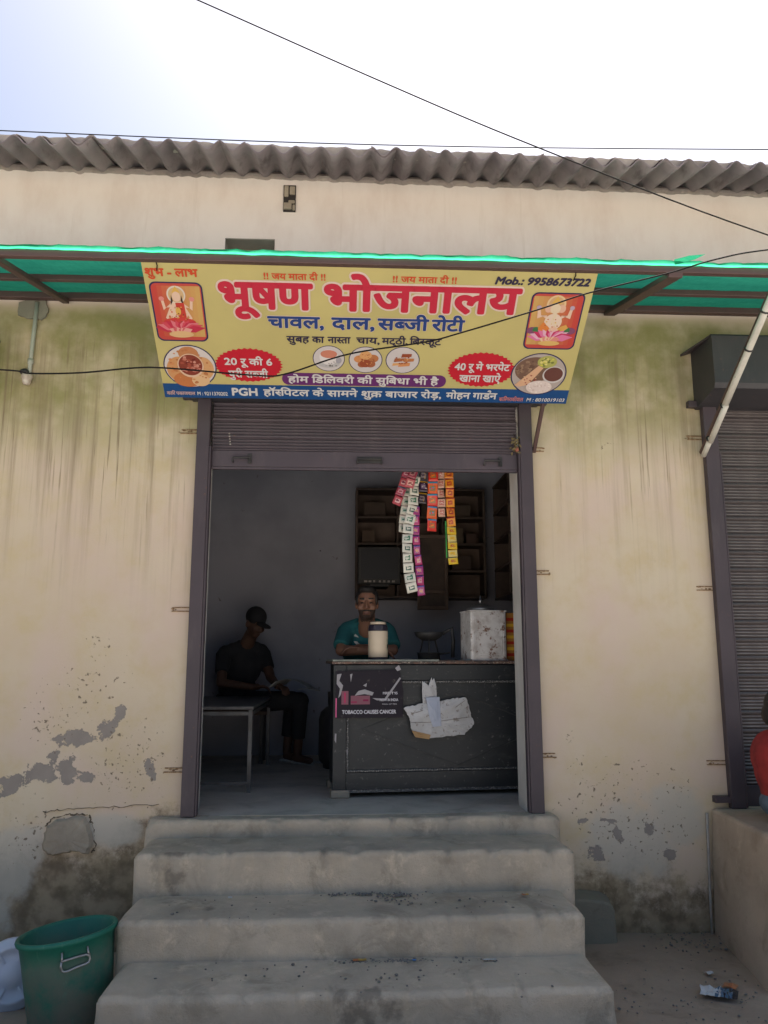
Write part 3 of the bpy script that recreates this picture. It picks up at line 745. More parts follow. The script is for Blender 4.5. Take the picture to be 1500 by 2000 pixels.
# ------------------------------------------------------------------ canopy
CA = thing('awning', 'green translucent sheet awning on brown iron pipes above the doorway', 'awning', (0.2, 4.3, 3.5))
ZF, ZB = 3.503, 3.735
def cz(y): return ZF + (ZB - ZF) * (y - 3.77) / (4.74 - 3.77)
for (nm, y, r, dz) in (('front_pipe', 3.77, .019, 0), ('purlin', 4.28, .017, .004), ('back_pipe', 4.745, .024, .003)):
    MB().bar((-4.5, y, cz(y) + dz), (4.6, y, cz(y) + dz), r * 2, r * 2).build(nm, M['pipe'], CA, bevel=.004)
for x in (-4.1, -1.735, 1.705, 4.2):
    w = 0.075 if x > 1 else 0.042
    MB().bar((x, 3.752, cz(3.752) - .026), (x, 4.76, cz(4.76) - .028), w, .03, up=(0, -.23, 1)).build('rafter', M['pipe'], CA, bevel=.004)
for x in (1.187,):
    MB().bar((x, 4.783, 2.79), (x, 3.94, 3.505), .022, .022).build('strut', M['pipe'], CA, bevel=.003)
MB().bar((2.252, 4.775, 2.795), (2.252, 3.80, 3.465), .022, .022).build('strut', M['pipe'], CA, bevel=.003)
# sheet with a curled lip along the front
vs = []; fs = []; N = 360; prof = [4.76, 4.6, 4.45, 4.30, 4.15, 4.0, 3.88, 3.80, 3.765]
P = len(prof) + 4
for i in range(N + 1):
    x = -4.6 + 9.3 * i / N
    for y in prof:
        sag = -0.008 * math.sin(math.pi * ((y - 3.77) % .49) / .49)
        vs.append((x, y, cz(y) + .026 + sag + .006 * n3(x * 2, y * 5, 2) + .003 * n3(x * 11, y * 11, 5)))
    rag = .010 * n3(x * 7, 0, 1) + .006 * n3(x * 25, 3, 1)
    for (dy, dz) in ((3.748, .026), (3.742, .012), (3.740, .028), (3.746, .042 + rag)):
        vs.append((x, dy + .004 * n3(x * 9, dz * 20, 7), ZF + dz + .003 * n3(x * 14, dz * 9, 4)))
fs = [[i * P + j, i * P + j + 1, (i + 1) * P + j + 1, (i + 1) * P + j] for i in range(N) for j in range(P - 1)]
mb = MB().add(vs, fs)
mb.add([(1.70, 3.745, 3.53), (1.80, 3.74, 3.55), (1.865, 3.742, 3.585), (1.78, 3.748, 3.578), (1.70, 3.75, 3.555)], [[0, 1, 2, 3, 4]])
mb.build('green_sheet', M['green'], CA, smooth=True)

# ------------------------------------------------------------------ sign
SG = thing('shop_sign', 'yellow printed shop banner with red and blue lettering hung under the awning edge', 'sign', (-1.026, 3.78, 3.49))
Vd = Vector((0, 0.68, -0.487)).normalized(); Nn = Vector((1, 0, 0)).cross(-Vd)
SG.rotation_mode = 'QUATERNION'
rm = Matrix(((1, 0, 0), tuple(-Vd), tuple(Nn))).transposed()
SG.rotation_quaternion = rm.to_quaternion()
SW, SHH = 2.334, 0.838
def part(mb, name, mat=None, parent=None, **k): return mb.build(name, mat or M['print'], parent or SG, world=False, **k)
mb = MB(); nu, nv = 60, 20; vs = []
for layer in (0, 1):
    for j in range(nv + 1):
        for i in range(nu + 1):
            u = SW * i / nu; v = SHH * j / nv
            vs.append((u, -v, -0.010 * layer))
m_ = (nu + 1) * (nv + 1); fs = []
for j in range(nv):
    for i in range(nu):
        a = j * (nu + 1) + i; fs.append([a, a + nu + 1, a + nu + 2, a + 1]); fs.append([m_ + a, m_ + a + 1, m_ + a + nu + 2, m_ + a + nu + 1])
for i in range(nu):
    fs.append([i, i + 1, m_ + i + 1, m_ + i]); a = nv * (nu + 1) + i; fs.append([a + 1, a, m_ + a, m_ + a + 1])
for j in range(nv):
    a = j * (nu + 1); b = a + nu + 1; fs.append([b, a, m_ + a, m_ + b]); a += nu; b += nu; fs.append([a, b, m_ + b, m_ + a])
part(mb.add(vs, fs), 'banner', M['banner'])
mb = MB(); mb.box(.01, SW - .01, -.03, -.005, -.036, -.0105).box(.01, SW - .01, -SHH + .005, -SHH + .03, -.036, -.0105)
for uu in (.01, .78, 1.55, SW - .035): mb.box(uu, uu + .025, -SHH + .031, -.031, -.036, -.0105)
part(mb, 'banner_frame', M['pipe'])
for uu in (.075, 2.215):
    part(MB().tube([(uu, -.012, -.02), (uu, .004, .004), (uu + .004, -.02, .006), (uu - .002, -.05, .004)], .003, 5), 'wire_tie', M['cable'])

# --- glyphs: one character at a time out of the built-in font
GC = {}
def raw(txt):
    cu = bpy.data.curves.new('g', 'FONT'); cu.body = txt; cu.size = 1.0; cu.resolution_u = 3
    o = bpy.data.objects.new('g', cu); COL.objects.link(o)
    dg = bpy.context.evaluated_depsgraph_get(); dg.update()
    me = bpy.data.meshes.new_from_object(o.evaluated_get(dg))
    vs = [(v.co.x, v.co.y) for v in me.vertices]; fs = [list(p.vertices) for p in me.polygons]
    bpy.data.objects.remove(o); bpy.data.curves.remove(cu); bpy.data.meshes.remove(me)
    return vs, fs
BARX = max(p[0] for p in raw('I')[0])
def glyph(ch):
    if ch in GC: return GC[ch]
    if ch == ' ': GC[ch] = ([], [], 0.26); return GC[ch]
    vs, fs = raw(ch); v2, _ = raw(ch + 'I'); adv = max(p[0] for p in v2) - BARX
    if ch == 'ि':
        adv = max(p[0] for p in vs if p[1] < .12) + .035
    GC[ch] = (vs, fs, adv); return GC[ch]
def half(ch):
    key = ch + '~'
    if key in GC: return GC[key]
    vs, fs, adv = glyph(ch)
    low = [p[0] for p in vs if p[1] < 0.06 and p[0] > adv * 0.55]
    xc = (min(low) if low else adv * 0.8) + 0.004
    bm = bmesh.new(); bv = [bm.verts.new((p[0], p[1], 0)) for p in vs]
    for f in fs:
        try: bm.faces.new([bv[i] for i in f])
        except ValueError: pass
    bmesh.ops.bisect_plane(bm, geom=bm.verts[:] + bm.edges[:] + bm.faces[:], plane_co=(xc, 0, 0), plane_no=(1, 0, 0), clear_outer=True)
    bm.verts.index_update()
    r = ([(v.co.x, v.co.y) for v in bm.verts], [[v.index for v in f.verts] for f in bm.faces], xc); bm.free()
    GC[key] = r; return r
HEAD = None
def line(txt):
    """letters in drawing order; '~' after a letter = half form, '^' = hook of r above, '_' = r-stroke below"""
    x = 0; V = []; F = []; i = 0
    while i < len(txt):
        ch = txt[i]; nxt = txt[i + 1] if i + 1 < len(txt) else ''
        if ch in '^_':
            if ch == '^':
                pts = [(x - .10 + .10 * math.cos(a), .80 + .085 * math.sin(a)) for a in [R(q) for q in range(-60, 200, 26)]]
            else:
                pts = [(x - .50 + .0, .20), (x - .60, .10), (x - .70, .0)]
            w = .04; k = len(V)
            for p, q in zip(pts[:-1], pts[1:]):
                d = Vector((q[0] - p[0], q[1] - p[1])).normalized() * w; nn_ = (-d.y, d.x); b = len(V)
                V += [(p[0] + nn_[0], p[1] + nn_[1]), (p[0] - nn_[0], p[1] - nn_[1]), (q[0] - nn_[0], q[1] - nn_[1]), (q[0] + nn_[0], q[1] + nn_[1])]; F.append([b, b + 1, b + 2, b + 3])
            i += 1; continue
        g_ = half(ch) if nxt == '~' else glyph(ch)
        b = len(V); V += [(p[0] + x, p[1]) for p in g_[0]]; F += [[q + b for q in f] for f in g_[1]]
        x += g_[2]; i += 2 if nxt == '~' else 1
    return V, F
HD = max(p[1] for p in glyph('न')[0]); HL = max(p[1] for p in glyph('H')[0])
def letters(name, txt, u0, u1, vt, vb, col, bold=0.0, z=0.002, latin=False, shear=0.0, parent=None, n=8, mat=None):
    """fit a line between u0..u1, head line at v=vt and base line at v=vb (v runs down the banner)"""
    V, F = line(txt); xa = min(p[0] for p in V); xb = max(p[0] for p in V)
    sx = (u1 - u0) / (xb - xa); sy = (vb - vt) / (HL if latin else HD); mb = MB()
    offs = [(0, 0)] + [(bold * math.cos(2 * math.pi * k / n), bold * math.sin(2 * math.pi * k / n)) for k in range(n)] if bold else [(0, 0)]
    for q, (ox, oy) in enumerate(offs):
        vs = [(u0 + (p[0] - xa) * sx + ox + shear * p[1] * sy, -vb + p[1] * sy + oy, z + q * 0.00012) for p in V]
        mb.add(vs, F, col)
    return part(mb, name, mat, parent)
def disc(cu, cv, ru, rv, z, col, n=40, mb=None):
    mb = mb or MB(); return mb.poly([(cu + ru * math.cos(2 * math.pi * k / n), -cv + rv * math.sin(2 * math.pi * k / n)) for k in range(n)], z, col)
def rrect(u0, u1, v0, v1, r, z, col, mb, n=7):
    pts = []
    for (cx, cy, a0) in ((u1 - r, -v0 - r, 0), (u0 + r, -v0 - r, 90), (u0 + r, -v1 + r, 180), (u1 - r, -v1 + r, 270)):
        for k in range(n): a = R(a0 + 90 * k / (n - 1)); pts.append((cx + r * math.cos(a), cy + r * math.sin(a)))
    return mb.poly(pts, z, col)
K = 0.98
RED = C8(178, 42, 62, K); PINKW = C8(205, 185, 175, K); BLUE = C8(38, 62, 118, K); INK = C8(48, 42, 66, K); NAVY = C8(45, 42, 80, K)
WHT = C8(198, 196, 196, K); ORNG = C8(190, 72, 42, K); PURP = C8(96, 44, 100, K); BAND = C8(28, 70, 122, K)
band = MB(); band.poly([(.0, -.742), (SW, -.742), (SW, -SHH), (0, -SHH)], .0012, BAND); part(band, 'blue_band')
letters('lettering', 'शुभ - लाभ', .012, .275, .040, .080, ORNG, .0022)
for a, b in ((.611, .925), (1.274, 1.603)): letters('lettering', '!! जय माता दी !!', a, b, .052, .083, ORNG, .0012)
letters('lettering', 'Mob.: 9958673722', 1.807, 2.300, .040, .080, INK, .0028, latin=True, shear=.25)
for (u0, u1, w) in ((.378, .852, 'भूषण'), (.925, 1.95, 'भोजनालय')):
    letters('lettering_outline', w, u0, u1, .110, .250, PINKW, .019, .0016, n=14)
    letters('lettering', w, u0, u1, .110, .250, RED, .0085, .0042, n=12)
for (u0, u1, w) in ((.617, .912, 'चावल,'), (.958, 1.185, 'दाल,'), (1.206, 1.478, 'सब~जी'), (1.499, 1.672, 'रोटी')):
    letters('lettering_outline', w, u0, u1, .300, .364, PINKW, .0065, .0016)
    letters('lettering', w, u0, u1, .300, .364, BLUE, .0036, .0030)
for (u0, u1, w) in ((.712, .834, 'सुबह'), (.850, .915, 'का'), (.935, 1.058, 'नास~ता'), (1.092, 1.218, 'चाय,'), (1.232, 1.372, 'मट्ठी,'), (1.385, 1.558, 'िबस~कूट')):
    letters('lettering', w, u0, u1, .418, .455, INK, .0016)
# starbursts
def star(u, v, ru, rv, name='starburst'):
    pts = []
    for k in range(72):
        a = 2 * math.pi * k / 72; q = 1.0 if k % 2 else 0.93
        pts.append((u + ru * q * math.cos(a), -v + rv * q * math.sin(a)))
    return part(MB().poly(pts, .0016, C8(180, 32, 48, K)), name)
star(.494, .610, .190, .112); star(1.802, .612, .193, .117)
letters('lettering', '20 रू की 6', .362, .624, .568, .607, WHT, .0018, .003)
letters('lettering', 'पुरी सब~जी', .378, .597, .648, .690, WHT, .0018, .003)
letters('lettering', '40 रू मे भरपेट', 1.650, 1.962, .574, .614, WHT, .0018, .003)
letters('lettering', 'खाना खाऐ', 1.684, 1.920, .650, .692, WHT, .0018, .003)
part(rrect(.675, 1.609, .654, .737, .04, .0016, PURP, MB()), 'purple_pill')
letters('lettering', 'होम िडिलवरी की सुिबधा भी है', .709, 1.565, .679, .718, WHT, .0018, .003)
letters('lettering', 'PGH', .387, .528, .766, .815, WHT, .0026, .0026, latin=True)
letters('lettering', 'हॉस~िपटल के सामने शुक_ बाजार रोड़,', .565, 1.590, .772, .812, WHT, .0018, .0026)
letters('lettering', 'मोहन गाड^न', 1.620, 1.916, .772, .812, WHT, .0018, .0026)
letters('lettering', 'M : 9211370202', .188, .359, .795, .818, WHT, .0006, .0026, latin=True)
letters('lettering', 'M : 8010019103', 2.095, 2.317, .800, .823, WHT, .0006, .0026, latin=True, shear=.15)
letters('lettering', 'कािर पकाजवाल', .015, .175, .797, .818, C8(190, 160, 160, K), .0006, .0026)
letters('lettering', 'कािरगराकीवाल', 1.933, 2.075, .800, .824, C8(190, 120, 120, K), .0006, .0026)
# pictures in circles
rp = random.Random(11)
def scatter(mb, u, v, ru, rv, cols, n, s0, s1, z, clip=None):
    for k in range(n):
        a = rp.uniform(0, 6.28); q = math.sqrt(rp.random()); cu = u + ru * q * math.cos(a); cv = v + rv * q * math.sin(a)
        s_ = rp.uniform(s0, s1)
        if clip:
            d = math.hypot((cu - clip[0]) / clip[2], (cv - clip[1]) / clip[3])
            if d + s_ / min(clip[2], clip[3]) > 0.96: continue
        m = rp.randint(5, 8); ph = rp.random() * 6
        mb.poly([(cu + s_ * rp.uniform(.7, 1.2) * math.cos(ph + 2 * math.pi * i / m), -cv + s_ * rp.uniform(.5, 1.0) * math.sin(ph + 2 * math.pi * i / m)) for i in range(m)], z + k * 1.2e-5, rp.choice(cols))
def photo(u, v, ru, rv, bgc, draw, name='food_picture'):
    mb = MB(); disc(u, v, ru, rv, .0018, NAVY, mb=mb); disc(u, v, ru * .955, rv * .955, .0022, bgc, mb=mb)
    draw(mb, (u, v, ru, rv)); part(mb, name)
BR = [C8(*c, K) for c in ((170, 110, 70), (190, 130, 85), (150, 90, 60), (200, 150, 100), (140, 70, 45))]
def curry(mb, c):
    u, v, ru, rv = c
    disc(u - .055, v + .02, .075, .085, .0026, C8(190, 140, 95, K), mb=mb); disc(u + .07, v + .01, .06, .075, .0027, C8(196, 150, 105, K), mb=mb)
    disc(u, v - .085, .055, .045, .0028, C8(176, 120, 80, K), mb=mb); disc(u - .02, v + .085, .08, .05, .0029, C8(180, 112, 68, K), mb=mb); disc(u + .05, v + .09, .05, .04, .003, C8(205, 170, 130, K), mb=mb)
    scatter(mb, u, v, ru * .8, rv * .8, BR[:2], 50, .004, .012, .0031, c)
    disc(u + .004, v - .008, .072, .078, .0044, C8(205, 175, 150, K), mb=mb); disc(u + .004, v - .012, .065, .068, .0048, C8(125, 58, 46, K), mb=mb)
    scatter(mb, u + .004, v - .012, .055, .058, [C8(*q, K) for q in ((175, 110, 95), (150, 75, 60), (190, 135, 120), (105, 40, 35))], 46, .005, .012, .0052)
photo(.168, .626, .146, .141, C8(195, 188, 185, K), curry)
def thali(mb, c):
    u, v, ru, rv = c
    disc(u - .03, v - .03, .11, .085, .0026, C8(110, 85, 72, K), mb=mb); scatter(mb, u - .06, v - .03, .07, .07, [C8(*q, K) for q in ((120, 95, 80), (95, 70, 60), (140, 115, 95))], 40, .006, .016, .0028, c)
    disc(u + .035, v - .085, .055, .04, .0036, C8(160, 160, 90, K), mb=mb); scatter(mb, u + .035, v - .085, .045, .03, [C8(*q, K) for q in ((190, 185, 80), (110, 115, 60), (205, 195, 120))], 24, .005, .01, .0038)
    disc(u + .085, v + .0, .062, .056, .0044, C8(190, 185, 185, K), mb=mb); disc(u + .085, v - .003, .054, .048, .0047, C8(98, 62, 56, K), mb=mb)
    mb.poly([(u - .13, -v - .075), (u - .01, -v + .06), (u + .02, -v + .045), (u - .05, -v - .07), (u - .1, -v - .085)], .005, C8(200, 160, 130, K))
    scatter(mb, u - .05, v + .035, .04, .04, [C8(*q, K) for q in ((150, 85, 75), (205, 170, 140), (130, 60, 50))], 26, .003, .007, .0052, c)
    disc(u + .015, v + .085, .075, .045, .0058, C8(205, 192, 188, K), mb=mb); scatter(mb, u + .015, v + .085, .07, .04, [C8(*q, K) for q in ((215, 205, 200), (190, 172, 166))], 40, .003, .008, .006, c)
photo(2.135, .635, .160, .142, C8(165, 155, 150, K), thali)
def tea(mb, c):
    u, v, ru, rv = c
    disc(u, v + .035, .06, .025, .0026, C8(170, 168, 170, K), mb=mb); disc(u, v - .01, .052, .05, .003, C8(205, 200, 200, K), mb=mb); disc(u, v - .03, .046, .026, .0034, C8(186, 120, 100, K), mb=mb)
    disc(u + .055, v + .01, .016, .02, .0036, C8(150, 148, 155, K), mb=mb); scatter(mb, u + .01, v + .035, .04, .02, [C8(140, 138, 140, K), C8(110, 105, 100, K)], 10, .003, .007, .0038)
def matthi(mb, c):
    u, v, ru, rv = c
    for (du, dv, r, q) in ((-.035, -.005, .03, 1), (.04, -.01, .032, 0), (0, .022, .032, 4), (.028, .026, .028, 2), (0, -.03, .034, 3), (-.02, .03, .024, 2)): disc(u + du, v + dv, r, r * .8, .0026 + .0003 * q, BR[q], mb=mb)
    scatter(mb, u, v, .05, .04, BR, 30, .003, .006, .0046)
def biscuit(mb, c):
    u, v, ru, rv = c
    for (du, dv, r, q) in ((-.02, .0, .03, 2), (.02, -.03, .03, 4), (.035, .0, .03, 0), (.01, .03, .034, 1), (-.035, .028, .022, 3)): mb.poly([(u + du - r, -v - dv - r * .4), (u + du + r * .9, -v - dv - r * .2), (u + du + r, -v - dv + r * .45), (u + du - r * .8, -v - dv + r * .4)], .0026 + .0003 * q, BR[q])
    scatter(mb, u, v, .045, .035, BR, 22, .003, .006, .0046)
WB = C8(188, 182, 182, K)
photo(.940, .556, .089, .084, WB, tea); photo(1.145, .560, .094, .086, WB, matthi); photo(1.352, .558, .095, .087, WB, biscuit)
# framed devotional pictures: a seated haloed figure on a lotus
def petals(mb, u, v, cols, n, L, z, spread=1.25):
    for k in range(n):
        a = -spread + 2 * spread * k / (n - 1); l = L * (0.75 + 0.35 * abs(math.sin(a)))
        d = (math.sin(a), math.cos(a) * 0.62); w = (d[1] * .022, -d[0] * .022)
        mb.poly([(u, -v), (u + d[0] * l * .55 + w[0], -v + d[1] * l * .55 + w[1]), (u + d[0] * l, -v + d[1] * l), (u + d[0] * l * .55 - w[0], -v + d[1] * l * .55 - w[1])], z + k * 2e-5, cols[k % len(cols)])
def fig_frame(u0, u1, v0, v1, flip):
    mb = MB(); rrect(u0, u1, v0, v1, .035, .0016, NAVY, mb); rrect(u0 + .008, u1 - .008, v0 + .008, v1 - .008, .03, .002, C8(176, 70, 62, K), mb)
    n = 10
    for k in range(n):   # printed red-to-gold fade
        f = k / (n - 1); a = u0 + .014 + (u1 - u0 - .028) * k / n; b = u0 + .014 + (u1 - u0 - .028) * (k + 1) / n
        if flip: f = 1 - f
        mb.poly([(a, -v0 - .022), (b, -v0 - .022), (b, -v1 + .03), (a, -v1 + .03)], .0023, tuple(x * (1 - f) + y * f for x, y in zip(C8(178, 66, 58, K), C8(186, 150, 90, K))))
    return mb
CR = C8(206, 190, 165, K); GOLD = C8(198, 160, 80, K); SK = C8(208, 178, 158, K)
mb = fig_frame(.018, .290, .112, .463, False); u, v = .150, .27
disc(u, v - .085, .048, .052, .0028, C8(200, 192, 180, K), mb=mb); disc(u, v - .085, .040, .043, .003, C8(190, 160, 120, K), mb=mb)
mb.poly([(u - .022, -v + .098), (u, -v + .135), (u + .022, -v + .098)], .0033, GOLD); disc(u, v - .075, .021, .029, .0036, SK, mb=mb)
mb.poly([(u - .026, -v + .085), (u - .036, -v + .02), (u - .02, -v + .05)], .0034, C8(50, 35, 32, K)); mb.poly([(u + .026, -v + .085), (u + .036, -v + .02), (u + .02, -v + .05)], .0034, C8(50, 35, 32, K))
mb.poly([(u - .035, -v + .04), (u + .035, -v + .04), (u + .048, -v - .03), (u + .03, -v - .075), (u - .03, -v - .075), (u - .048, -v - .03)], .0032, SK)
mb.poly([(u - .01, -v + .04), (u + .035, -v + .04), (u + .04, -v - .05), (u + .0, -v - .07)], .0038, C8(180, 60, 50, K)); disc(u + .0, v + .01, .014, .024, .004, GOLD, mb=mb)
for s_ in (-1, 1):
    mb.poly([(u + s_ * .035, -v + .035), (u + s_ * .075, -v - .005), (u + s_ * .082, -v + .05), (u + s_ * .068, -v + .052), (u + s_ * .062, -v + .01), (u + s_ * .03, -v + .015)], .0035, SK)
    mb.poly([(u + s_ * .038, -v + .02), (u + s_ * .07, -v - .05), (u + s_ * .045, -v - .08), (u + s_ * .036, -v - .07), (u + s_ * .055, -v - .045), (u + s_ * .03, -v)], .0036, SK)
    disc(u + s_ * .078, v - .062, .014, .013, .0037, C8(200, 130, 125, K), mb=mb)
disc(u, v + .075, .085, .028, .0039, C8(186, 60, 58, K), mb=mb); scatter(mb, u, v + .03, .05, .05, [GOLD, C8(120, 60, 45, K), C8(190, 90, 60, K)], 34, .002, .006, .0041)
petals(mb, u, v + .125, [C8(176, 48, 70, K), C8(200, 110, 120, K), C8(190, 70, 85, K)], 13, .125, .0046, 1.35); petals(mb, u, v + .14, [C8(205, 150, 140, K), C8(190, 90, 95, K)], 7, .07, .0052, 1.0)
disc(u, v + .148, .065, .02, .0056, C8(200, 165, 120, K), mb=mb)
part(mb, 'devotional_picture')
mb = fig_frame(2.013, 2.300, .121, .468, True); u, v = 2.152, .275
disc(u, v - .085, .052, .055, .0028, C8(206, 180, 140, K), mb=mb); disc(u, v - .085, .042, .045, .003, C8(190, 155, 115, K), mb=mb)
mb.poly([(u - .028, -v + .09), (u, -v + .135), (u + .028, -v + .09)], .0033, GOLD)
disc(u, v - .06, .027, .03, .0036, CR, mb=mb); disc(u - .036, v - .06, .02, .024, .0034, C8(205, 165, 145, K), mb=mb); disc(u + .036, v - .06, .02, .024, .0034, C8(205, 165, 145, K), mb=mb)
mb.poly([(u - .011, -v + .055), (u + .011, -v + .055), (u + .014, -v + .01), (u + .002, -v - .02), (u + .026, -v - .03), (u + .02, -v - .042), (u - .012, -v - .028), (u - .004, -v + .01)], .0044, CR)
disc(u, v + .02, .048, .05, .0038, C8(208, 188, 172, K), mb=mb)
for s_ in (-1, 1):
    mb.poly([(u + s_ * .04, -v + .02), (u + s_ * .09, -v + .0), (u + s_ * .095, -v + .055), (u + s_ * .08, -v + .058), (u + s_ * .072, -v + .02), (u + s_ * .035, -v - .005)], .0037, SK)
    disc(u + s_ * .09, v - .066, .013, .013, .004, C8(170, 150, 170, K), mb=mb); disc(u + s_ * .1, v + .075, .035, .022, .0036, C8(120, 70, 100, K), mb=mb); disc(u + s_ * .085, v + .07, .018, .018, .0039, C8(60, 110, 70, K), mb=mb)
mb.poly([(u - .075, -v - .06), (u - .05, -v - .02), (u - .01, -v - .06), (u - .02, -v - .12), (u - .055, -v - .125)], .0042, C8(200, 120, 60, K)); mb.poly([(u + .02, -v - .06), (u + .075, -v - .035), (u + .09, -v - .055), (u + .04, -v - .1)], .0043, C8(196, 150, 80, K))
disc(u + .01, v + .085, .03, .035, .0044, C8(205, 170, 150, K), mb=mb); scatter(mb, u, v + .04, .06, .05, [GOLD, C8(170, 90, 60, K), C8(205, 190, 170, K)], 30, .002, .006, .0046)
petals(mb, u, v + .125, [C8(200, 110, 150, K), C8(205, 160, 180, K), C8(176, 50, 90, K)], 13, .118, .0048, 1.4); petals(mb, u, v + .14, [C8(206, 180, 150, K), C8(200, 130, 120, K)], 8, .06, .0054, 1.1)
disc(u, v + .152, .06, .015, .0058, C8(200, 165, 100, K), mb=mb)
part(mb, 'devotional_picture')

# ------------------------------------------------------------------ cables, conduits
def smooth(pts, n=8):
    P = [Vector(p) for p in pts]; P = [P[0] * 2 - P[1]] + P + [P[-1] * 2 - P[-2]]; out = []
    for i in range(1, len(P) - 2):
        for k in range(n):
            t_ = k / n; a, b, c, d = P[i - 1:i + 3]
            out.append(0.5 * ((2 * b) + (c - a) * t_ + (2 * a - 5 * b + 4 * c - d) * t_ ** 2 + (3 * b - a - 3 * c + d) * t_ ** 3))
    return out + [P[-2]]
pts = [(-3.2, 3.4, 2.83), (-2.3, 3.5, 2.815), (-1.565, 3.55, 2.818), (-1.427, 3.55, 2.803), (-1.198, 3.55, 2.811), (-.969, 3.55, 2.838), (-.806, 3.55, 2.84), (-.407, 3.55, 2.813), (-.266, 3.55, 2.824), (.018, 3.55, 2.925), (.38, 3.55, 2.993), (.551, 3.55, 3.043), (.923, 3.55, 3.168), (1.177, 3.55, 3.261), (1.562, 3.55, 3.37), (1.824, 3.55, 3.455), (2.088, 3.55, 3.512), (2.7, 3.5, 3.56), (3.6, 3.4, 3.57)]
tag(MB().tube(smooth(pts), .0038, 6).build('power_cable', M['cable'], smooth=True), 'sagging black cable slung in front of the yellow banner and left wall', 'cable')
pts = [(-2.2, 3.0, 5.0), (-.635, 3.0, 4.287), (.157, 3.0, 3.925), (.805, 3.0, 3.645), (1.77, 3.0, 3.272), (3.4, 3.0, 2.75)]
tag(MB().tube(smooth(pts), .0030, 6).build('overhead_wire', M['cable'], smooth=True), 'thin wire crossing the sky diagonally from top left down to the right', 'wire')
pts = [(-6, 4.0, 4.40), (-1.878, 4.0, 4.343), (.21, 4.0, 4.333), (2.407, 4.0, 4.384), (6, 4.0, 4.5)]
tag(MB().tube(smooth(pts), .0030, 6).build('overhead_wire', M['cable'], smooth=True), 'thin near-level wire strung just above the corrugated roof edge', 'wire')

t_ = thing('electric_conduit', 'short upright plastic conduit with bulb holder on the left wall below the awning', 'conduit', (-1.92, 4.77, 3.2))
MB().tube([(-1.912, 4.765, 3.70), (-1.917, 4.765, 3.5), (-1.921, 4.765, 3.38), (-1.924, 4.765, 3.23)], .013, 8).build('conduit_pipe', M['pvc_green'], t_, smooth=True)
MB().tube([(-1.922, 4.765, 3.30), (-1.9225, 4.765, 3.33)], .018, 8).build('coupling', M['pvc_green'], t_, smooth=True)
mb = MB(); mb.ell((-1.95, 4.755, 3.245), (.03, .022, .02), nu=10, nv=6); mb.build('junction_clip', M['blackiron'], t_)
mb = MB().lathe([(.012, .04), (.03, .03), (.034, .012), (.028, -.002), (.024, -.02), (.018, -.034), (0.0, -.036)], 14, (-1.928, 4.745, 3.195)); mb.build('bulb_holder', M['bulb'], t_, smooth=True)
out = [(-2.03, 3.62), (-2.025, 3.70), (-1.98, 3.722), (-1.86, 3.722), (-1.845, 3.66), (-1.85, 3.615), (-1.885, 3.585), (-1.90, 3.595), (-1.97, 3.60)]
out = jag(out + [out[0]], 3, .004)[:-1]; n = len(out)
vs = [(p[0], 4.779, p[1]) for p in out] + [(p[0] * .98 - .0386, 4.768, p[1] * .98 + .0732) for p in out]
o = MB().add(vs, [[n + k for k in range(n)][::-1]] + [[k, (k + 1) % n, n + (k + 1) % n, n + k][::-1] for k in range(n)]).build('cement_patch', M['darkcement'], B)

t_ = thing('plastic_conduit', 'white plastic pipe tied with black straps to the slanting awning strut on the right', 'pipe', (2.25, 4.7, 2.8))
a, b = Vector((2.25, 4.755, 2.79)), Vector((2.25, 3.78, 3.47)); d = (b - a).normalized(); off = Vector((.0, -.012, -.02))
MB().tube([a + off + d * .0, a + off + d * .14], .0165, 10).build('pipe_length', M['pvc'], t_, smooth=True)
MB().tube([a + off + d * .12 + Vector((0, -.006, -.008)), a + off + d * .40 + Vector((0, -.006, -.008))], .0175, 10).build('pipe_length', M['pvc'], t_, smooth=True)
MB().tube([a + off + d * .38, a + off + d * .62, a + off + d * .9, a + off + d * 1.16], .019, 10).build('pipe_length', M['pvc'], t_, smooth=True)
for q in (.13, .385, .78, 1.02):
    MB().tube([a + off * .8 + d * (q - .005), a + off * .8 + d * (q + .005)], .0265, 10).build('strap', M['blackiron'], t_, smooth=True)

# dried charm hanging at the end of the shutter
t_ = thing('dried_charm', 'small dried leaf and flower charm tied to the right end of the raised shutter', 'charm', (1.06, 4.74, 2.83))
mb = MB(); rr = random.Random(5)
for k in range(34):
    c = Vector((1.062 + rr.uniform(-.022, .022), 4.735 + rr.uniform(-.015, .01), 2.83 + rr.uniform(-.055, .045))); dd = Vector((rr.uniform(-1, 1), rr.uniform(-1, 1), rr.uniform(-1, .4))).normalized()
    w = dd.cross(Vector((0, 1, .2))).normalized() * .006
    mb.add([c, c + dd * .012 + w, c + dd * .028, c + dd * .012 - w], [[0, 1, 2, 3]])
mb.build('dry_leaves', worn('dry_leaf', (.12, .10, .05, 1), (.2, .15, .07, 1), 60, .9), t_)
mb = MB().ell((1.068, 4.728, 2.79), (.014, .014, .016), nu=10, nv=7); mb.build('dry_flower', worn('faded_orange', (.3, .11, .07, 1), (.24, .09, .06, 1), 60, .9), t_)
MB().tube([(1.062, 4.742, 2.875), (1.06, 4.765, 2.90)], .002, 5).build('thread', M['cable'], t_)

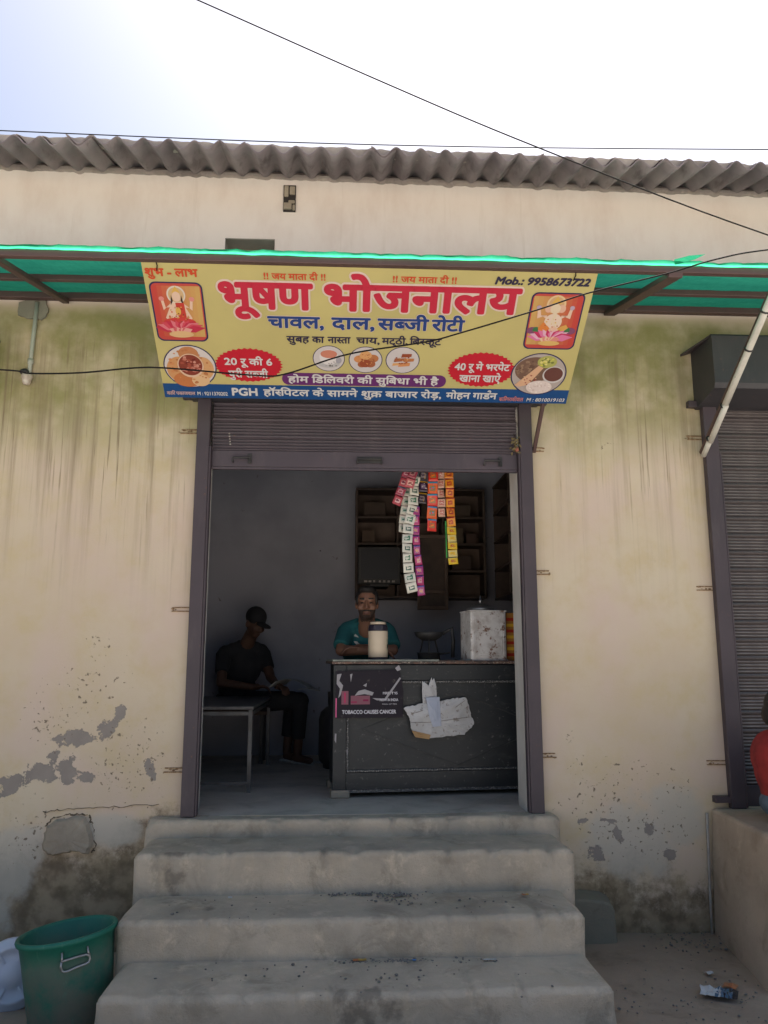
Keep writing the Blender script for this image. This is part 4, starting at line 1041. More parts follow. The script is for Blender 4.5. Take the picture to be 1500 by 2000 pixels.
# ------------------------------------------------------------------ counter and what stands on it
CT = thing('shop_counter', 'dark grey painted wooden counter with chipped panel mouldings inside the doorway', 'counter', (-0.05, 5.30, 0.65), R(5.5))
def cp(mb, name, mat, parent=None, **k): return mb.build(name, mat, parent or CT, world=False, **k)
CW, CH, CD = 1.5, 0.835, 0.50
cp(MB().box(.02, CW - .02, .02, CD - .02, .045, CH - .004), 'carcass', M['counter'])
cp(MB().box(.0, .085, -.004, .0195, .05, CH - .005), 'stile', M['counter'], bevel=.003); cp(MB().box(CW - .085, CW, -.004, .0195, .05, CH - .005), 'stile', M['counter'], bevel=.003)
cp(MB().box(.0855, CW - .0855, -.003, .0195, CH - .105, CH - .005), 'rail', M['counter'], bevel=.003); cp(MB().box(.0855, CW - .0855, -.003, .0195, .05, .155), 'rail', M['counter'], bevel=.003)
cp(MB().box(.09, CW - .09, .012, .0198, .158, CH - .108), 'panel', M['counter'])
for (a, b, c, d) in ((.09, CW - .09, CH - .122, CH - .108), (.09, CW - .09, .158, .170), (.088, .1, .171, CH - .123)):
    cp(MB().box(a, b, -.008, .0118, c, d), 'moulding', M['chip'], bevel=.003)
P4 = [(.19, .42), (.82, .655), (1.42, .42), (.82, .185)]
for a, b in zip(P4, P4[1:] + P4[:1]): cp(MB().bar((a[0], .009, a[1]), (b[0], .009, b[1]), .006, .007, up=(0, 1, 0)), 'moulding', M['moulding'])
cp(MB().box(-.012, CW + .02, -.014, CD + .02, CH + .001, CH + .017), 'edge_board', M['edgewood'], bevel=.003)
cp(MB().box(-.008, .70, -.010, CD + .01, CH + .0175, CH + .03), 'stone_slab', M['slab'], bevel=.002)
cp(MB().box(.701, CW + .015, -.008, CD + .01, CH + .0175, CH + .022), 'top_board', M['edgewood'])
for xx in (.0, CW - .12): cp(MB().box(xx - .01, xx + .11, -.01, .09, 0, .05).box(xx, xx + .1, CD - .1, CD, 0, .05), 'foot', M['stone'], bevel=.01)
cp(MB().box(.01, CW, .0, .02, .032, .05), 'skirting', M['chip'])
Mct = Matrix.Translation((-0.05, 5.30, 0.65)) @ Matrix.Rotation(R(5.5), 4, 'Z')
def on_counter(x, y, z=CH + .03): return Mct @ Vector((x, y, z))

# torn tobacco poster: remains of it on the counter front
PO = thing('torn_poster', 'torn dark tobacco poster with white lettering pasted on the counter front', 'poster', on_counter(0, -.012, .5), R(5.5))
def pp(mb, name, mat=None): return mb.build(name, mat or M['paper_print'], PO, world=False)
def XZ(pts, y, col, mb): return mb.add([(p[0], y, p[1]) for p in pts], [list(range(len(pts)))], col)
mb = MB(); XZ([(.015, .29), (.43, .30), (.455, .16), (.45, -.005), (.015, -.005), (.012, .1)], -.0145, C8(58, 53, 60, .75), mb); pp(mb, 'poster_sheet')
mb = MB()
for k, pts in enumerate(([(.02, .27), (.05, .275), (.035, .23), (.06, .2), (.045, .14), (.03, .12), (.04, .18), (.018, .21)], [(.135, .135), (.16, .165), (.2, .175), (.26, .155), (.25, .135), (.2, .145), (.165, .14)],
    [(.105, .27), (.12, .275), (.11, .22)], [(.25, .12), (.33, .115), (.385, .19), (.43, .25), (.44, .245), (.39, .175), (.34, .105), (.28, .105)], [(.40, .31), (.425, .33), (.44, .3), (.415, .29)], [(.19, .2), (.215, .215), (.21, .19)], [(.01, -.1), (.02, -.1), (.018, -.16), (.008, -.14)], [(.085, -.2), (.092, -.2), (.09, -.25)])):
    mb = MB(); XZ(pts, -.0152 - .0003 * k, C8(190, 186, 190, .75), mb); pp(mb, 'torn_paper')
mb = MB(); XZ([(.05, .08), (.095, .08), (.095, .165), (.05, .165)], -.0162, C8(180, 120, 135, .6), mb); XZ([(.11, .08), (.235, .08), (.235, .135), (.11, .135)], -.0162, C8(180, 120, 135, .6), mb)
XZ([(.112, .09), (.15, .09), (.15, .1), (.112, .1)], -.0166, C8(140, 50, 80, 1.4), mb); XZ([(.19, .1), (.225, .1), (.225, .112), (.19, .112)], -.0166, C8(120, 40, 70, 1.4), mb); XZ([(.066, .09), (.078, .09), (.078, .155), (.066, .155)], -.0166, C8(160, 60, 90, 1.4), mb)
XZ([(.012, .0), (.02, .0), (.02, .12), (.012, .12)], -.0166, C8(190, 90, 130, 1.4), mb)
pp(mb, 'pink_pack_print')
def ptext(txt, x0, x1, z0, z1, bold, col=C8(200, 198, 205, 1.0)):
    V, F = line(txt); xa = min(p[0] for p in V); xb = max(p[0] for p in V); sx = (x1 - x0) / (xb - xa); sy = (z1 - z0) / HL; mb = MB()
    for q, (ox, oz) in enumerate([(0, 0), (bold, 0), (-bold, 0), (0, bold), (0, -bold)]):
        mb.add([(x0 + (p[0] - xa) * sx + ox, -.0168 - q * .00012, z0 + p[1] * sy + oz) for p in V], F, col)
    pp(mb, 'lettering', M['print'])
ptext('TOBACCO CAUSES CANCER', .055, .405, .022, .044, .0014); ptext('MRP : ₹ 95', .32, .415, .142, .158, .0006); ptext('NOW IN INDIA', .30, .42, .100, .116, .0008)
ptext('PACK OF TEN', .315, .41, .078, .084, .0002)

# white sack scrap taped to the counter
t_ = thing('sack_scrap', 'torn white plastic sack piece taped to the dark counter front', 'sack', on_counter(.6, -.03, .5), R(5.5))
def sheet3(out, th, bulge, name, mat, yoff=0.0):
    n = len(out); cx = sum(p[0] for p in out) / n; cz_ = sum(p[1] for p in out) / n; mb = MB(); vs = []; fs = []
    rings = [1.0, .93, .82, .68, .52, .36, .2]
    for f in rings:
        for p in out: 
            x = cx + (p[0] - cx) * f; z = cz_ + (p[1] - cz_) * f
            vs.append((x, yoff - bulge * (1 - f * f) - (.006 * n3(x * 16, z * 16, 3) + .004 * n3(x * 34 + z * 20, z * 30, 8)) * (1.2 - f * .4), z))
    m = len(rings)
    for r_ in range(m - 1):
        for k in range(n): fs.append([r_ * n + k, r_ * n + (k + 1) % n, (r_ + 1) * n + (k + 1) % n, (r_ + 1) * n + k])
    fs.append([(m - 1) * n + k for k in range(n)])
    o0 = len(vs); vs += [(p[0], yoff + th, p[1]) for p in out]
    for k in range(n): fs.append([k, o0 + k, o0 + (k + 1) % n, (k + 1) % n])
    mb.add(vs, fs); return mb.build(name, mat, t_, world=False)
body = [(-.145, .055), (-.06, .075), (.06, .09), (.19, .115), (.275, .12), (.30, .02), (.325, -.05), (.255, -.115), (.03, -.14), (-.07, -.125), (-.095, -.07), (-.105, -.01), (-.125, .03)]
body = jag(body + [body[0]], 6, .004)[:-1]
sheet3(body, .008, .018, 'sack_body', M['white'])
flap = [(-.015, .075), (-.02, .16), (-.018, .225), (-.012, .19), (-.004, .222), (.0, .2), (.012, .21), (.02, .19), (.034, .225), (.045, .25), (.05, .22), (.06, .245), (.075, .19), (.078, .09)]
sheet3(flap, .006, .004, 'sack_flap', M['white'], .006)
sheet3([(.0, .12), (.09, .125), (.1, -.06), (.045, -.065), (.02, .0)], .003, .004, 'tape', M['tape'], -.020)
sheet3([(-.095, -.085), (.03, -.115), (.02, -.142), (-.07, -.128)], .004, .002, 'card_edge', M['card'], -.012)
for pts in ([(-.1, -.035), (.04, -.035), (.16, -.02), (.29, -.005)], [(-.02, .04), (-.09, .02)], [(.2, .06), (.26, .1)]):
    MB().tube([(p[0], -.022 + .008 * abs(p[0] - .1) / .2, p[1]) for p in pts], .0012, 5).build('crease', M['crack'], t_, world=False)

# insulated flask
p = on_counter(.315, .17)
t_ = thing('insulated_flask', 'cream insulated flask with dark neck band standing on the counter', 'flask', p)
def lp(prof, name, mat, n=28, o=(0, 0, 0)): return MB().lathe(prof, n, o).build(name, mat, t_, world=False, smooth=True)
lp([(.0, 0), (.064, 0), (.0665, .003), (.0665, .014)], 'base_ring', M['navy'])
lp([(.065, .0145), (.066, .02), (.066, .03), (.067, .032), (.067, .185), (.066, .19)], 'flask_body', M['cream'])
lp([(.0665, .19), (.067, .195), (.066, .215), (.060, .232), (.056, .234)], 'neck_band', M['navy'])
lp([(.055, .2345), (.055, .246), (.050, .252), (.0, .253)], 'flask_lid', M['cream'])
mb = MB(); mb.bar((-.03, -.062, .215), (.03, -.062, .215), .004, .022, up=(0, 0, 1)); mb.build('spout_catch', M['navy'], t_, world=False)
mb = MB()
for k in range(4):
    a0 = R(-32 + 11 * k); a1 = R(-32 + 11 * (k + 1))
    mb.add([(.0674 * math.cos(a0), .0674 * math.sin(a0), .06), (.0674 * math.cos(a1), .0674 * math.sin(a1), .06), (.0674 * math.cos(a1), .0674 * math.sin(a1), .135), (.0674 * math.cos(a0), .0674 * math.sin(a0), .135)], [[0, 1, 2, 3]], C8(150, 150, 130, 1.4))
    mb.add([(.0678 * math.cos(a0), .0678 * math.sin(a0), .07 + .01 * k), (.0678 * math.cos(a1), .0678 * math.sin(a1), .075 + .01 * k), (.0678 * math.cos(a1), .0678 * math.sin(a1), .1 + .008 * k), (.0678 * math.cos(a0), .0678 * math.sin(a0), .095 + .01 * k)], [[0, 1, 2, 3]], C8(60, 75, 60, 1.3))
mb.build('flask_label', M['print'], t_, world=False)

# tin
p = on_counter(1.05, .16, CH + .022)
t_ = thing('square_tin', 'square rusty white tin with a round steel lid on the right of the counter', 'tin', p, R(9))
w, d, hh = .128, .118, .335
mb = MB().box(-w, w, -d, d, .0, hh); mb.build('tin_body', M['tin'], t_, world=False, bevel=.014, seg=3)
for (i, wd) in ((.018, .008), (.034, .005)):
    mb = MB(); a, b, c, e = -w + i, w - i, i + .008, hh - i
    for (x0, x1, z0, z1) in ((a, b, c, c + wd), (a, b, e - wd, e), (a, a + wd, c + wd, e - wd), (b - wd, b, c + wd, e - wd)): mb.box(x0, x1, -d - .004, -d + .002, z0, z1)
    mb.build('embossed_frame', M['tin'], t_, world=False, bevel=.002)
mb = MB(); mb.box(-w - .003, w + .003, -d - .003, d + .003, hh - .006, hh + .004).box(-w - .003, w + .003, -d - .003, d + .003, -.0, .009); mb.build('tin_rim', M['tin'], t_, world=False, bevel=.003)
mb = MB().lathe([(.0, .0), (.098, .0), (.1, .012), (.092, .022), (.07, .036), (.035, .05), (.0, .054)], 28, (-.015, 0, hh + .005)); mb.build('steel_lid', M['steel'], t_, world=False, smooth=True)
mb = MB().lathe([(.012, .05), (.007, .06), (.014, .068), (.007, .076), (.004, .105), (.0, .11)], 12, (-.015, 0, hh + .005)); mb.build('lid_knob', M['steel'], t_, world=False, smooth=True)
p = on_counter(1.285, .20, CH + .022)
t_ = thing('carton', 'orange printed carton squeezed between the square tin and the door reveal', 'carton', p, R(5.5))
MB().box(-.09, .09, -.10, .10, 0, .325).build('carton_body', M['carton'], t_, world=False, bevel=.003)
mb = MB()
for k in range(7): XZ([(-.085, .03 + .04 * k), (-.02 + .015 * (k % 3), .03 + .04 * k), (-.02 + .015 * (k % 3), .05 + .04 * k), (-.085, .05 + .04 * k)], -.1025, C8(190, 150, 40, 1.3) if k % 2 else C8(150, 40, 20, 1.3), mb)
mb.build('carton_print', M['print'], t_, world=False)

# cooking things behind the counter
p = on_counter(.70, .34, CH + .022)
t_ = thing('cooking_pot', 'small dark cooking pot standing on the counter left of the tin', 'pot', p)
MB().lathe([(.0, 0), (.065, 0), (.075, .01), (.08, .05), (.088, .055), (.084, .056), (.076, .05), (.07, .012), (.0, .008)], 22).build('pot_body', M['blackiron'], t_, world=False, smooth=True)
MB().tube([(.075, 0, .045), (.15, -.02, .055)], .007, 6).build('pot_handle', M['blackiron'], t_, world=False, smooth=True)
p = on_counter(.72, .42, CH + .022)
t_ = thing('wok_stand', 'black iron wok raised on a stand behind the pot', 'wok', p)
MB().lathe([(.0, .145), (.05, .15), (.09, .175), (.105, .2), (.108, .2), (.092, .168), (.05, .14), (.0, .136)], 22).build('wok_pan', M['blackiron'], t_, world=False, smooth=True)
for k in range(3):
    a = 2 * math.pi * k / 3 + .4; MB().tube([(.09 * math.cos(a), .09 * math.sin(a), 0), (.05 * math.cos(a), .05 * math.sin(a), .145)], .006, 6).build('leg', M['blackiron'], t_, world=False)
MB().tube([(.1, 0, .19), (.17, .01, .23), (.175, .0, .14), (.17, .0, .02)], .014, 8).build('wok_handle', M['blackiron'], t_, world=False, smooth=True)

# ------------------------------------------------------------------ sachet strips
t_ = tag(MB().tube([(.30, 5.08, 2.745), (.5, 5.08, 2.738), (.76, 5.08, 2.745)], .003, 6).build('hanging_wire', M['cable']), 'thin wire behind the raised shutter that carries the sachet strips', 'wire')
rs0 = random.Random(77)
def sachet_mesh(w, h, base, inner, bandc, extra=None):
    mb = MB(); N = 4
    vs = [(-w, 0, -h), (w, 0, -h), (w, 0, h), (-w, 0, h), (-w * .8, -.004, -h * .75), (w * .8, -.004, -h * .75), (w * .8, -.004, h * .75), (-w * .8, -.004, h * .75), (-w, .002, -h), (w, .002, -h), (w, .002, h), (-w, .002, h)]
    mb.add(vs, [[0, 1, 5, 4], [1, 2, 6, 5], [3, 0, 4, 7], [8, 11, 10, 9]], base); mb.add(vs, [[2, 3, 7, 6]], bandc); mb.add(vs, [[4, 5, 6, 7]], base)
    mb.add([(-w * .55, -.0048, -h * .5), (w * .55, -.0048, -h * .5), (w * .55, -.0048, h * .35), (-w * .55, -.0048, h * .35)], [[0, 1, 2, 3]], inner)
    mb.add([(-w * .95, -.0030, h * .62), (w * .95, -.0030, h * .62), (w * .95, -.002, h * .9), (-w * .95, -.002, h * .9)], [[0, 1, 2, 3]], bandc)
    for k in range(7):
        a, b = rs0.uniform(-.75, .4) * w, rs0.uniform(-.7, .5) * h; e, f = rs0.uniform(.15, .5) * w, rs0.uniform(.06, .22) * h
        mb.add([(a, -.0056 - k * 2e-5, b), (a + e, -.0056 - k * 2e-5, b + .1 * f), (a + e, -.0056 - k * 2e-5, b + f), (a, -.0056 - k * 2e-5, b + f)], [[0, 1, 2, 3]], rs0.choice([inner, bandc, extra or base, base]))
    if extra: mb.add([(-w * .35, -.0052, -h * .3), (w * .35, -.0052, -h * .1), (w * .3, -.0052, h * .15), (-w * .35, -.0052, h * .05)], [[0, 1, 2, 3]], extra)
    me = mb.mesh('sachet'); me.materials.append(M['foil']); return me
rs = random.Random(21)
def strip(label, path, w, hs, styles, y=5.08):
    pts = smooth([(p[0], y, p[1]) for p in path], 6)
    L = [0]
    for a, b in zip(pts[:-1], pts[1:]): L.append(L[-1] + (b - a).length)
    t_ = thing('sachet_strip', label, 'sachets', pts[0], group='strips of sachets hanging in the doorway')
    n = max(1, int(round(L[-1] / hs))); hstep = L[-1] / n
    meshes = [sachet_mesh(w / 2, hstep * .49, *s_) for s_ in styles]
    for k in range(n):
        s0 = (k + .5) * hstep; i = next(q for q in range(len(L) - 1) if L[q + 1] >= s0 - 1e-9); f = (s0 - L[i]) / (L[i + 1] - L[i])
        c = pts[i].lerp(pts[i + 1], f); d = (pts[i + 1] - pts[i]).normalized(); ang = math.atan2(d.x, -d.z)
        o = bpy.data.objects.new('sachet', meshes[k % len(meshes)]); COL.objects.link(o); o.parent = t_
        o.location = c - pts[0] + Vector((0, rs.uniform(-.004, .004), 0)); o.rotation_euler = (rs.uniform(-.2, .2), -ang + rs.uniform(-.07, .07), rs.uniform(-.45, .45)); o.scale = (rs.uniform(.88, 1.04), 1, rs.uniform(.92, 1.02))
def c(*a): return C8(*a, 1.1)
strip('short red-pink sachet strip tilting left, leftmost of the hanging strips', [(.425, 2.742), (.385, 2.62), (.345, 2.50)], .064, .06, [(c(150, 60, 80), c(200, 150, 160), c(90, 120, 150), c(120, 20, 40)), (c(165, 70, 80), c(210, 170, 170), c(150, 40, 60), c(90, 30, 60))], 5.07)
strip('two red-pink sachets above the long white strip', [(.462, 2.742), (.445, 2.68), (.425, 2.61)], .064, .066, [(c(150, 55, 75), c(190, 140, 140), c(80, 30, 40), c(60, 20, 30)), (c(170, 80, 90), c(200, 160, 150), c(120, 50, 60), c(110, 30, 40))], 5.055)
strip('short white sachet strip half hidden behind the long white one', [(.425, 2.62), (.405, 2.47), (.385, 2.32)], .06, .062, [(c(190, 186, 172), c(150, 160, 150), c(170, 150, 145), c(40, 90, 70))], 5.095)
strip('longest white sachet strip with green print, hanging to head height', [(.47, 2.69), (.462, 2.58), (.445, 2.46), (.425, 2.36), (.415, 2.26), (.418, 2.14), (.432, 2.03), (.448, 1.935)], .07, .064, [(c(200, 198, 188), c(60, 110, 85), c(180, 176, 165), c(190, 195, 185)), (c(205, 202, 190), c(55, 90, 80), c(195, 190, 180), c(200, 200, 190))], 5.07)
strip('long purple-pink sachet strip beside the long white one', [(.478, 2.50), (.472, 2.37), (.475, 2.25), (.49, 2.12), (.498, 2.0), (.508, 1.915)], .05, .062, [(c(150, 50, 110), c(190, 120, 150), c(90, 80, 150), c(205, 160, 90)), (c(165, 45, 100), c(200, 140, 160), c(110, 60, 140), c(200, 170, 120))], 5.085)
strip('short black and gold sachet strip', [(.528, 2.742), (.522, 2.63), (.512, 2.51)], .062, .076, [(c(42, 34, 44), c(120, 110, 115), c(180, 140, 40), c(60, 40, 60)), (c(48, 30, 52), c(110, 90, 120), c(195, 150, 30), c(190, 185, 180))])
strip('red and orange sachet strip with bright blue bands', [(.59, 2.742), (.583, 2.55), (.576, 2.33)], .07, .078, [(c(200, 50, 40), c(150, 110, 70), c(50, 140, 180), c(220, 120, 40)), (c(210, 90, 40), c(120, 110, 70), c(45, 135, 180), c(200, 60, 40))])
strip('narrow cream and pink sachet strip between the blue-banded and the orange one', [(.637, 2.742), (.64, 2.58), (.642, 2.425)], .05, .066, [(c(190, 150, 130), c(170, 80, 75), c(70, 50, 50), c(205, 180, 165))])
strip('long orange-red sachet strip turning yellow at its lower end, rightmost of all', [(.69, 2.742), (.695, 2.58), (.70, 2.42), (.703, 2.36)], .062, .066, [(c(205, 120, 35), c(150, 40, 40), c(170, 40, 45), c(220, 150, 50)), (c(210, 140, 40), c(170, 70, 40), c(160, 35, 45), c(200, 110, 40))], 5.07)
strip('yellow sachet strip hanging from the end of the orange-red one', [(.703, 2.36), (.708, 2.24), (.712, 2.115)], .062, .05, [(c(210, 175, 40), c(190, 130, 35), c(190, 180, 130), c(170, 60, 40)), (c(200, 185, 120), c(210, 170, 40), c(205, 160, 40), c(190, 150, 60))], 5.075)
tag(MB().bar((.668, 5.09, 2.40), (.672, 5.09, 2.16), .008, .003, up=(0, 1, 0)).build('sachet_backing', worn('green_foil', (.05, .35, .06, 1), (.04, .28, .05, 1), 9, .4)), 'thin green foil edge showing behind the yellow sachet strip', 'foil')

# ------------------------------------------------------------------ inside the room
RK = thing('wall_rack', 'dark brown wooden wall rack with compartments on the back wall', 'rack', (.7, 7.45, 2.05))
x0, x1, z0, z1 = .12, 1.33, 2.06, 3.09
MB().box(x0, x1, 7.56, 7.598, z0, z1).build('back_board', M['woodlight'], RK)
for z in (z0, 2.30, 2.55, 2.80, z1 - .025): MB().box(x0, x1, 7.30, 7.559, z, z + .022).build('shelf', M['wood'], RK, bevel=.003)
for x in (x0, .50, .92, x1 - .02): MB().box(x, x + .02, 7.302, 7.557, z0 + .023, z1 - .026).build('divider', M['wood'], RK, bevel=.003)
RK2 = thing('wall_rack', 'tall open shelf rack standing against the right-hand room wall', 'rack', (1.5, 6.9, 2.0))
for z in (2.04, 2.30, 2.56, 2.82, 3.08): MB().box(1.40, 1.615, 6.0, 7.28, z, z + .022).build('shelf', M['wood'], RK2, bevel=.003)
for y in (6.0, 6.62, 7.26): MB().box(1.405, 1.612, y, y + .022, 2.063, 3.078).build('divider', M['wood'], RK2, bevel=.003)
rr = random.Random(8)
for k, (x, z, w, hgt, cc_) in enumerate(((.18, 2.573, .12, .12, (.1, .07, .05, 1)), (.56, 2.823, .14, .13, (.12, .1, .08, 1)), (.74, 2.823, .12, .17, (.09, .06, .045, 1)), (1.0, 2.573, .13, .15, (.11, .085, .06, 1)), (1.16, 2.573, .1, .1, (.08, .05, .04, 1)), (1.0, 2.823, .2, .12, (.1, .075, .055, 1)), (.2, 2.823, .2, .14, (.09, .065, .05, 1)), (1.02, 2.323, .18, .14, (.085, .06, .05, 1)))):
    o = MB().box(x, x + w, 7.36, 7.53, z, z + hgt).build('cardboard_box', worn('box_card', cc_, tuple(q * .8 for q in cc_[:3]) + (1,), 9, .85), bevel=.004)
    names = ['squat brown box in the left column of the wall rack, above the television', 'wide brown box on the top middle shelf of the wall rack', 'tallest brown box on the top middle shelf of the wall rack', 'brown box on the third shelf of the right rack column', 'smallest box on the third shelf of the right rack column', 'long low box on the top right shelf of the wall rack', 'long box on the top left shelf of the wall rack', 'box on the second shelf of the right rack column']
    tag(o, names[k], 'box', 'boxes on the wall rack')
TV = thing('television', 'small dark television with a shiny screen on the rack above the counter man', 'television', (.33, 7.25, 2.17))
MB().box(.14, .53, 7.20, 7.29, 2.18, 2.52).build('casing', M['blackiron'], TV, bevel=.01)
MB().box(.165, .505, 7.194, 7.1995, 2.225, 2.50).build('screen', M['glassdark'], TV)
mb = MB()
for k in range(7):
    x = .2 + .042 * k + rr.uniform(-.005, .005); mb.box(x, x + rr.uniform(.012, .03), 7.1965, 7.1985, 2.195, 2.212)
mb.build('logo_strip', M['mortar'], TV)
MB().box(.24, .42, 7.22, 7.56, 2.16, 2.179).build('bracket', M['blackiron'], TV)
WB_ = thing('framed_board', 'hanging brown wooden frame below the sachets on the back wall', 'frame', (.8, 7.2, 1.95))
MB().box(.69, .95, 7.23, 7.26, 1.96, 2.62).build('board', M['wood'], WB_)
for (a, b, c_, d_) in ((.68, .96, 1.95, 1.985), (.68, .96, 2.60, 2.635), (.68, .71, 1.986, 2.599), (.93, .96, 1.986, 2.599), (.71, .93, 2.10, 2.125)): MB().box(a, b, 7.205, 7.229, c_, d_).build('frame_bar', M['woodlight'], WB_, bevel=.004)

def steel_table(name, label, xa, xb, ya, yb, ztop, group):
    t_ = thing(name, label, 'table', ((xa + xb) / 2, (ya + yb) / 2, .65), group=group)
    MB().box(xa, xb, ya, yb, ztop - .022, ztop).build('table_top', M['leg_steel'], t_, bevel=.004)
    for x in (xa + .02, xb - .02):
        for y in (ya + .02, yb - .02): MB().box(x - .013, x + .013, y - .013, y + .013, .65, ztop - .023).build('leg', M['leg_steel'], t_)
    mb = MB().box(xa + .034, xb - .034, ya + .01, ya + .03, ztop - .06, ztop - .035).box(xa + .01, xa + .03, ya + .034, yb - .034, ztop - .06, ztop - .035).box(xb - .03, xb - .01, ya + .034, yb - .034, ztop - .06, ztop - .035)
    mb.build('apron', M['leg_steel'], t_)
    mb = MB().box(xa + .034, xb - .034, ya + .012, ya + .028, .70, .72); mb.build('stretcher', M['leg_steel'], t_)
steel_table('dining_table', 'low steel-framed table inside the doorway on the left', -1.5, -.585, 5.54, 6.95, 1.205, None)
t_ = thing('bench', 'dark bench under the seated man in the cap', 'bench', (-.95, 7.15, .65))
MB().box(-1.6, -.62, 6.98, 7.32, 1.05, 1.09).build('seat', M['wood'], t_, bevel=.004)
for x in (-1.55, -.67):
    for y in (7.02, 7.28): MB().box(x - .015, x + .015, y - .015, y + .015, .65, 1.049).build('leg', M['blackiron'], t_)
t_ = thing('gas_cylinder', 'dark gas cylinder standing between the seated man and the counter', 'cylinder', (-.02, 6.75, .65))
MB().lathe([(.0, 0), (.12, 0), (.125, .03), (.155, .06), (.16, .1), (.16, .38), (.145, .44), (.1, .48), (.04, .495), (.0, .5)], 26).build('cylinder_body', M['blackiron'], t_, world=False, smooth=True)
MB().lathe([(.085, .46), (.09, .6), (.082, .6), (.077, .46)], 22, closed=True).build('collar', M['blackiron'], t_, world=False, smooth=True)
MB().lathe([(.02, .49), (.02, .55), (.03, .56), (.0, .57)], 12).build('valve', M['steel'], t_, world=False, smooth=True)
mb = MB(); mb.box(-.28, -.06, 7.0, 7.12, .652, .658); tag(mb.build('paper_scrap', M['news']), 'pale paper strip on the floor beside the seated man', 'paper')
tag(MB().ell((-.21, 7.597, 2.53), (.008, .004, .007), nu=8, nv=5).build('wall_nail', M['blackiron']), 'small dark nail head in the middle of the back wall', 'nail')

# ------------------------------------------------------------------ people
def skin(mb, name, voxel, mat, parent=None, smooth_it=6, classify=None, mats=None):
    me = mb.mesh(name); o = bpy.data.objects.new('tmp', me); COL.objects.link(o)
    r_ = o.modifiers.new('r', 'REMESH'); r_.mode = 'VOXEL'; r_.voxel_size = voxel
    s_ = o.modifiers.new('s', 'SMOOTH'); s_.factor = .5; s_.iterations = smooth_it
    dg = bpy.context.evaluated_depsgraph_get(); dg.update()
    m2 = bpy.data.meshes.new_from_object(o.evaluated_get(dg)); bpy.data.objects.remove(o); m2.name = name
    m2.materials.clear()
    for m in (mats or [mat]): m2.materials.append(m)
    if classify:
        for p in m2.polygons: p.material_index = classify(p.center)
    return obj(name, m2, None, parent, True, 0, True)
def hand(mb, w, d, up, side, curl=0.5, s=1.0):
    """palm and five bent fingers; w = wrist, d = pointing direction, up = back of hand, side = towards the thumb"""
    w = Vector(w); d = Vector(d).normalized(); up = Vector(up).normalized(); side = Vector(side).normalized()
    mb.cap(w, w + d * .035 * s, .026 * s, .027 * s)
    for k in range(4):
        q = (1.5 - k) * .0195 * s; a = w + d * .03 * s + side * q * .8; b = w + d * .088 * s + side * q
        mb.cap(a, b, .014 * s, .0115 * s, 8)
        L = (.042, .048, .045, .036)[k] * s
        k1 = b + (d * math.cos(curl * .7) - up * math.sin(curl * .7)) * L; k2 = k1 + (d * math.cos(curl * 1.6) - up * math.sin(curl * 1.6)) * L * .85
        mb.cap(b, k1, .0105 * s, .009 * s, 8); mb.cap(k1, k2, .009 * s, .0075 * s, 8)
    a = w + d * .02 * s + side * .022 * s; b = a + (d * .6 + side * .7).normalized() * .038 * s; e = b + (d * .85 + side * .35 - up * .2).normalized() * .032 * s
    mb.cap(a, b, .014 * s, .0115 * s, 8); mb.cap(b, e, .011 * s, .008 * s, 8)
def head(mb, c, F, U, s=1.0):
    """skull, jaw, nose, ears, brow, lips; c = centre of the skull, F = facing, U = up"""
    F = Vector(F).normalized(); U = (Vector(U) - F * Vector(U).dot(F)).normalized(); Rr = U.cross(F); c = Vector(c)
    rot = Matrix((Rr, F, U)).transposed()
    q = lambda x, f, u: c + (Rr * x + F * f + U * u) * s
    mb.ell(q(0, -.012, .035), tuple(v * s for v in (.076, .094, .088)), rot, 18, 12)
    mb.ell(q(0, .018, -.028), tuple(v * s for v in (.066, .072, .088)), rot, 18, 12)
    mb.ell(q(0, .036, -.082), tuple(v * s for v in (.044, .045, .036)), rot, 14, 9)
    mb.cap(q(0, .084, .012), q(0, .104, -.03), .009 * s, .015 * s, 8); mb.ell(q(-.013, .093, -.033), (.010 * s,) * 3); mb.ell(q(.013, .093, -.033), (.010 * s,) * 3)
    mb.cap(q(-.045, .072, .028), q(.045, .072, .028), .013 * s, .013 * s, 8)
    for k in (-1, 1):
        mb.ell(q(k * .076, -.008, -.012), tuple(v * s for v in (.010, .020, .033)), rot, 10, 8); mb.ell(q(k * .042, .062, -.03), tuple(v * s for v in (.026, .022, .026)), rot)
    mb.ell(q(0, .084, -.062), tuple(v * s for v in (.024, .012, .007)), rot); mb.ell(q(0, .082, -.074), tuple(v * s for v in (.022, .012, .008)), rot)
    return q, rot

# --- man at the counter
PM = thing('person', 'man in a teal t-shirt leaning with folded arms on the counter', 'person', (.18, 6.0, .65))
cx = .182; mb = MB(); HC = (cx - .002, 5.80, 1.912)
Fh, Uh = Vector((-.06, -1, -.03)), Vector((0, 0, 1))
q, rot = head(mb, HC, Fh, Uh)
mb.cap((cx, 5.90, 1.72), (cx, 5.83, 1.84), .066, .058)
mb.ell((cx, 5.98, 1.60), (.165, .11, .20)); mb.ell((cx, 6.02, 1.36), (.155, .115, .2)); mb.ell((cx, 6.05, 1.17), (.17, .13, .12))
mb.cap((cx - .125, 5.94, 1.725), (cx + .125, 5.94, 1.725), .058, .058)
mb.cap((cx - .15, 5.93, 1.715), (cx - .185, 5.80, 1.578), .052, .042); mb.cap((cx - .185, 5.80, 1.578), (cx + .02, 5.66, 1.575), .042, .029)
mb.cap((cx + .15, 5.93, 1.715), (cx + .185, 5.82, 1.582), .052, .042); mb.cap((cx + .185, 5.82, 1.582), (cx - .02, 5.74, 1.592), .042, .029)
